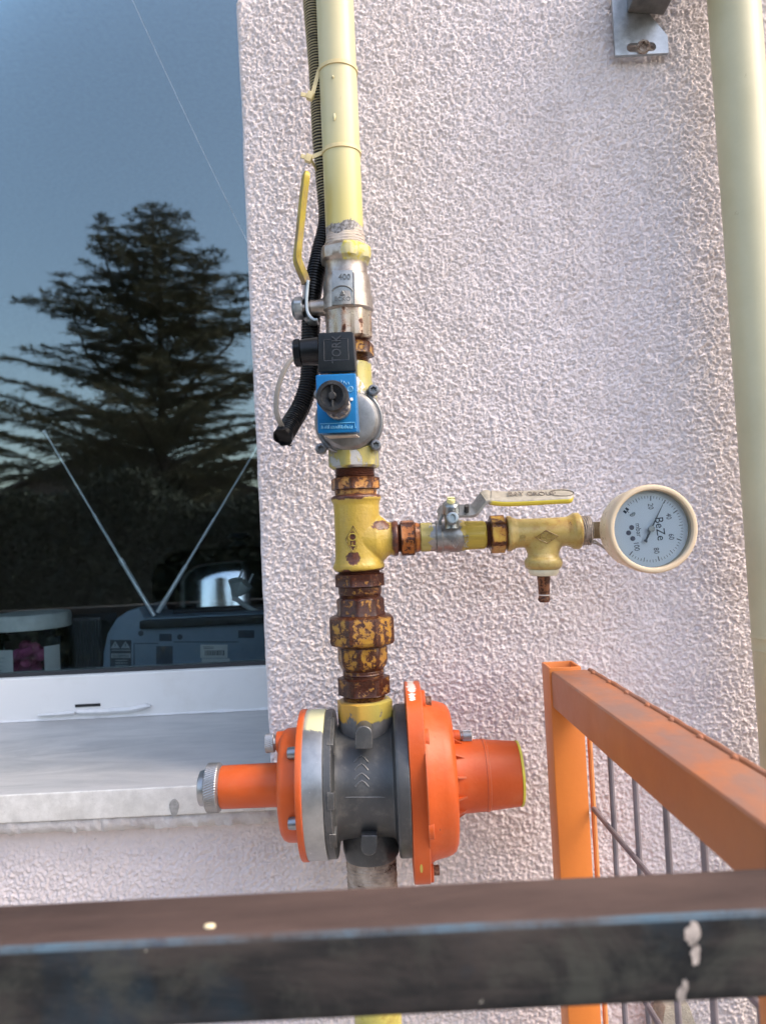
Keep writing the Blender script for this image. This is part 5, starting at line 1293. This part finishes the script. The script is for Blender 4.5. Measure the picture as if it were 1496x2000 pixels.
for k in range(12):
    th = -1.35 + k * .54 if k < 6 else 1.9 + (k - 6) * .45
    dv = RA.u * math.cos(th) + RA.w * math.sin(th); tv = -RA.u * math.sin(th) + RA.w * math.cos(th)
    b0, b1, b2_ = RA.at(885) + dv * 66 * RA.k, RA.at(885) + dv * 80 * RA.k, RA.at(908) + dv * 66.5 * RA.k
    m.prism([b0 - tv * .0008, b1 - tv * .0008, b2_ - tv * .0004], tv * .0016)
obj('rib', m, M_OR, rg)
# impulse plugs: orange bosses with small knurled knobs
for (xa, xb, xc_, cy_, r_, sg) in ((560, 541, 519, 1450, 20, -1), (884, 898, 921, 1437.5, 11, 1)):
    A_ = Ax((min(xa, xc_), cy_ + (1 if sg > 0 else 2)), (max(xa, xc_), cy_ - 1), .69, key='x')
    m = MB(); lathe(m, A_, sorted([(xa + (-sg) * 6, r_ + 2), (xb - sg * 1.5, r_ + 1), (xb, r_ - 2), (xb + sg * .1, 5)]), seg=40); obj('plug_boss', m, M_OR, rg)
    m = MB(); rk = 17.5 if sg < 0 else 10
    lathe(m, A_, sorted([(xb, 6), (xb + sg * 1, rk * .8), (xb + sg * 4, rk * .85)]) if sg > 0 else sorted([(xb + sg * 4, rk * .85), (xb + sg * 1, rk * .8), (xb, 6)]), seg=40)
    e0_, e1_ = sorted((xb + sg * 4, xc_)); cs = np.linspace(e0_ + 1, e1_ - 1, 12)
    lathe(m, A_, [(e0_, rk * .9)] + [(c_, rk, 0, i * .6) for i, c_ in enumerate(cs)] + [(e1_, rk * .9), (e1_ + .1, 2)], seg=240, knurl=(32, .45)); obj('knurled_plug', m, M_ALR, rg, sharp=50)
for (x, y) in ((577, 1443), (574, 1571)):
    dy = y - RA_y if False else y - (1538 - (x - 420) * .0475); th = math.asin(dy / 122.0); o_ = RA.at(592) + (RA.u * math.cos(th) + RA.w * math.sin(th)) * 112 * RA.k
    m = MB(); m.tube([o_ + RA.a * .001, o_ - RA.a * .0045, o_ - RA.a * .0075, o_ - RA.a * .0080], [.0052, .0052, .0046, .003], 24); obj('cap_screw', m, M_BOLT if False else metal('cap_screw_zinc', (.45, .47, .50), .35) if 'cap_screw_zinc' not in bpy.data.materials else bpy.data.materials['cap_screw_zinc'], rg)
# outlet pipe below with its sealing tape
lp_ = thing('outlet_pipe', 'gas pipe leaving the regulator downwards, wrapped in dirty beige tape', 'pipe', VA.at(1700))
m = MB(); lathe(m, VA, [(1668, 46), (1735, 46.5), (1745, 45), (4200, 45)], seg=80); obj('tube', m, M_TEE if False else rusty('outlet_yellow', (.56, .50, .12), .34, .2, sc=40), lp_)
m = MB(); rr = []
for k in range(40):
    y = 1664 + 76 * k / 39; rr.append([VA.pt(y, 47.5 + .8 * math.sin(y * .9 + 2.5 * math.sin(2 * t + 1) + t * 2) + .5 * math.sin(y * 2.1 + 4 * math.sin(t)), t) for t in [2 * math.pi * q / 90 for q in range(90)]])
m.rings(rr)
n = NT('dirty_tape'); c = n.mix(n.ramp(n.noise(50, 7, .7), .4, .6), (.42, .35, .29), (.22, .17, .13)); c = n.mix(n.ramp(n.noise(75, 7, .7, .5), .60, .62), c, (.05, .025, .015))
n.set('Base Color', c).set('Roughness', .75); n.bump(n.noise(300, 5, .6, vec=n.map((.6, .6, 2))), .5, .001); obj('tape', m, n.mat, lp_)

# ------------------------------------------------------------------ side railing (orange) and front rail
n = NT('railing_orange'); nz = n.noise(14, 6, .6); c = n.mix(n.ramp(nz, .35, .65), (.33, .105, .034), (.38, .125, .036))
up_ = n.sep(2, n.geo('True Normal')); wear = n.mth('MULTIPLY', n.ramp(up_, .25, .95), n.ramp(n.noise(22, 7, .7, vec=n.map((1, .5, 1))), .38, .62))
c = n.mix(n.mth('MULTIPLY', wear, .8), c, (.17, .115, .10)); scr = n.ramp(n.mth('ADD', n.noise(75, 7, .75), n.mth('MULTIPLY', n.edge(.004, 1.0), .9)), .72, .80)
c = n.mix(n.mth('MULTIPLY', scr, .55), c, (.20, .11, .085)); c = n.mix(n.ramp(n.noise(100, 6, .7), .735, .75), c, (.05, .02, .015))
n.set('Base Color', c).set('Roughness', n.mth('ADD', n.mth('MULTIPLY', n.noise(30, 6), .3), .30)); n.bump(n.noise(160, 5, .6), .15, .001); M_RO = n.mat
n = NT('railing_orange_post'); nz = n.noise(14, 6, .6); c = n.mix(n.ramp(nz, .35, .65), (.58, .18, .030), (.52, .155, .028)); c = n.mix(n.ramp(n.noise(70, 7, .7), .70, .73), c, (.30, .12, .05))
n.set('Base Color', c).set('Roughness', .42); n.bump(n.noise(160, 5, .6), .15, .001); M_ROP = n.mat
M_WIRE = plain('mesh_wire', (.17, .15, .165), .5, .3, var=.25, sc=40)
M_WIREO = plain('mesh_wire_orange', (.55, .20, .06), .45, var=.2, sc=40)
side = thing('side_railing', 'orange square tube railing with welded wire mesh at right', 'railing', P(1110, 2000, .70))
pf = P(1072, 1308, .700); zt_ = pf.z; TW = .0335
d2 = dz(1496, 1624, zt_ - .002); pe = P(1496, 1624, d2)
dirb = Vector((pe.x - pf.x, pe.y - pf.y, 0)).normalized(); lat = Vector((dirb.y * -1, dirb.x, 0))
if lat.x < 0: lat = -lat
def wallbox(m, o, a_, b_, z0, z1, th=.0025, open_top=False):
    """upright square tube from corner o along a_ and b_"""
    o, a_, b_ = Vector(o), Vector(a_), Vector(b_)
    cs_ = [o, o + a_, o + a_ + b_, o + b_]; an, bn = a_.normalized() * th, b_.normalized() * th
    ci = [o + an + bn, o + a_ - an + bn, o + a_ + b_ - an - bn, o + b_ + an - bn]
    v = []
    for z in (z0, z1):
        v += [(p.x, p.y, z) for p in cs_] + [(p.x, p.y, z) for p in ci]
    f = []
    for i in range(4):
        j = (i + 1) % 4
        f += [(i, j, 8 + j, 8 + i), (4 + j, 4 + i, 12 + i, 12 + j), (8 + i, 8 + j, 12 + j, 12 + i)]
    m.add(v, f)
m = MB(); wallbox(m, (pf.x, pf.y, 0), (.0292, 0, 0), (0, .0335, 0), GZ + .10, zt_ + .0015)
obj('post', m, M_ROP, side, bev=.0012, bseg=2)
hb_ = .0335
zr0 = P(748, 1812, .282).z; blen = (CAM.y + dz(748, 1727, zr0) + .0015 - pf.y) / dirb.y
m = MB(); o = Vector((pf.x + .0012, pf.y - .0004, zt_ - .001)); A_ = o; B_ = o + dirb * blen
sec = [A_, A_ + lat * TW, A_ + lat * TW + Vector((0, 0, -hb_)), A_ + Vector((0, 0, -hb_))]
m.prism(sec, dirb * blen); obj('top_rail', m, M_RO, side, bev=.0030, bseg=3)
m = MB(); o2 = A_ + Vector((0, 0, -.62)); sec = [o2, o2 + lat * TW, o2 + lat * TW + Vector((0, 0, -hb_)), o2 + Vector((0, 0, -hb_))]; m.prism(sec, dirb * blen); obj('bottom_rail', m, M_RO, side, bev=.003)
m = MB(); wallbox(m, (B_.x + .0012, B_.y + .0005, 0), lat * (TW - .003), (0, TW - .004, 0), GZ + .10, zt_ - hb_ - .0015); obj('post', m, M_ROP, side, bev=.0012)
# welded mesh panel hanging on the far face
pp0 = A_ + lat * (TW + .0026)
rodr = .0024
m = MB(); q0 = pp0 - lat * .0016 + Vector((0, 0, -.0006)) + dirb * .004; q1 = q0 + dirb * (blen - .008); rp = []
for i in range(60):
    s = i / 59; rp.append(q0.lerp(q1, s) + lat * (.0002 * math.sin(i * .7)) + Vector((0, 0, .0002 * math.sin(i * 1.3))))
m.tube(rp, .0022, 10); obj('mesh_edge_rod', m, M_RO, side)
for k in range(9):
    m = MB(); c_ = q0 + dirb * (.018 + k * .043); m.tube([c_ - dirb * .004 - lat * .002, c_ - lat * .0025 + Vector((0, 0, .0008)), c_ + dirb * .004 - lat * .002], [.001, .0021, .001], 8)
    obj('weld_bead', m, M_RO, side)
pn = lat
zb_ = zt_ - .62
def wire_v(px, py, mat, extra=0):
    p_ = hit(px, py, pp0 + Vector((0, 0, 0)), pn) if mat is not M_WIREO else Vector((pf.x + .0345, pf.y + .006, 0)); m = MB(); m.tube([(p_.x, p_.y, zt_ - .006), (p_.x, p_.y, zb_)], .0023, 10); obj('mesh_wire', m, mat, side); return p_
wx = []
for i, (px, py) in enumerate(((1162, 1600), (1199, 1620), (1246, 1640), (1304, 1650), (1376, 1680))):
    p_ = wire_v(px, py, M_WIREO if i in (0,) else M_WIRE); wx.append(p_)
stp = (wx[4].y - wx[1].y) / 3
yy = wx[4].y + stp
while yy > B_.y + .01:
    f = (yy - pp0.y) / dirb.y; p_ = pp0 + dirb * f; m = MB(); m.tube([(p_.x, p_.y, zt_ - .006), (p_.x, p_.y, zb_)], .0023, 10); obj('mesh_wire', m, M_WIRE, side); yy += stp
h0 = hit(1166, 1588, pp0 - lat * .004, pn); zz = h0.z; sp_z = .105
while zz > zb_:
    m = MB(); a_ = pp0 - lat * .0042; m.tube([Vector((a_.x, a_.y, zz)) , Vector((a_.x, a_.y, zz)) + dirb * blen], .0023, 10); obj('mesh_wire', m, M_WIRE, side); zz -= sp_z
# front rail
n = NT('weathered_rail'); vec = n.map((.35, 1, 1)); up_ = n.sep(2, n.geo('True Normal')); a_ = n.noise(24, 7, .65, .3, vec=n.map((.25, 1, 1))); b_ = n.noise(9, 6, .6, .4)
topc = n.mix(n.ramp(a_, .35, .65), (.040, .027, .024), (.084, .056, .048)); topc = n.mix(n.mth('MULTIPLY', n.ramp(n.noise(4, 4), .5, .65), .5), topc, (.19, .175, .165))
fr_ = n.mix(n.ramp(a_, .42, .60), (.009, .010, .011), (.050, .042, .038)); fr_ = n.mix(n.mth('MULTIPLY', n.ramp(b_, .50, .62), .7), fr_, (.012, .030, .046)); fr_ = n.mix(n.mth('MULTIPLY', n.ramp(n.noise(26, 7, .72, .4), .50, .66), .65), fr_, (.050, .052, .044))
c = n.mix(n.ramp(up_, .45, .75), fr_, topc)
mid_ = n.mth('MULTIPLY', n.ramp(up_, .12, .30), n.ramp(up_, .93, .80)); chipc = n.mix(n.ramp(n.noise(20, 5, .7), .40, .62), (.07, .073, .08), (.06, .10, .135)); chipc = n.mix(n.ramp(n.noise(31, 5, .7), .55, .66), chipc, (.025, .04, .07))
c = n.mix(n.mth('MULTIPLY', mid_, n.ramp(n.noise(22, 6, .75), .36, .56)), c, chipc); c = n.mix(n.ramp(n.noise(60, 4, .6), .74, .76), c, (.55, .52, .45))
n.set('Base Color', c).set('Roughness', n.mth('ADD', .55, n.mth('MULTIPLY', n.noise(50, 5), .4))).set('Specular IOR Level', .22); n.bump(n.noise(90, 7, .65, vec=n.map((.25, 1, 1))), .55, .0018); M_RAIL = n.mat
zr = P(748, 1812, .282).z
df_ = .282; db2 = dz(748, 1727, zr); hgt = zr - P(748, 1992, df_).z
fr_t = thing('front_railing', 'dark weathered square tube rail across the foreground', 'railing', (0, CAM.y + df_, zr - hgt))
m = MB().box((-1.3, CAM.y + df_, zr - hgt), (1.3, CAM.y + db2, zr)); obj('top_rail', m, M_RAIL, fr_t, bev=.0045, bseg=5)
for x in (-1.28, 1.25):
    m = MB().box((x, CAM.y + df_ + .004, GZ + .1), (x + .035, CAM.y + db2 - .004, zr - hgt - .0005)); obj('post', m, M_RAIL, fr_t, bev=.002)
m = MB(); rng = random.Random(5)
for (px, py, w_, h_) in ((1352, 1826, 15, 24), (1357, 1862, 9, 22), (1329, 1942, 10, 14), (1337, 1925, 6, 12)):
    c_ = P(px, py, df_ - .0001); pts_ = []
    for q in range(18):
        t = 2 * math.pi * q / 18; k = rng.uniform(.75, 1.15); pts_.append(c_ + CR * (w_ * math.cos(t) * k * df_ / F) + CU * (h_ * math.sin(t) * k * df_ / F))
    m.prism([Vector((p.x, CAM.y + df_ - .0003, p.z)) for p in pts_], (0, .0008, 0))
obj('bird_dropping', m, plain('dropping', (.33, .29, .26), .9, var=.5, sc=140), fr_t)
m = MB(); c_ = P(410, 1810, dz(410, 1810, zr)); c_.z = zr; m.rings([[c_ + Vector((.0022 * k * math.cos(t), .0016 * k * math.sin(t), z_)) for t in np.linspace(0, 2 * math.pi, 13)[:-1]] for k, z_ in ((1, -.0005), (.9, .0006), (.4, .0010))]); obj('paint_speck', m, plain('speck_cream', (.75, .65, .42), .6), fr_t)
# rough stone leaning at the wall behind the mesh
sn = MB(); a, b, c_, d_ = P(1289, 2030, .745), P(1370, 2030, .745), P(1345, 1962, .745), P(1298, 1966, .745)
sn.prism([(a.x - .004, a.y, GZ + .10), (b.x + .02, a.y, GZ + .10), (b.x, a.y, b.z), (c_.x, a.y, c_.z), (d_.x, a.y, d_.z), (a.x, a.y, a.z)], (0, .028, 0))
n = NT('rough_stone'); n.set('Base Color', n.mix(n.ramp(n.noise(40, 7, .7), .35, .65), (.42, .38, .30), (.26, .24, .20))).set('Roughness', .9); n.bump(n.noise(120, 7, .7), .8, .004)
obj('stone_slab', sn, n.mat, label='rough beige stone slab standing behind the wire mesh at the bottom', cat='stone', loc=(a.x, a.y, GZ + .1), bev=.003)

# nothing may float a hair inside another thing's colour space: finish
bpy.context.view_layer.update()
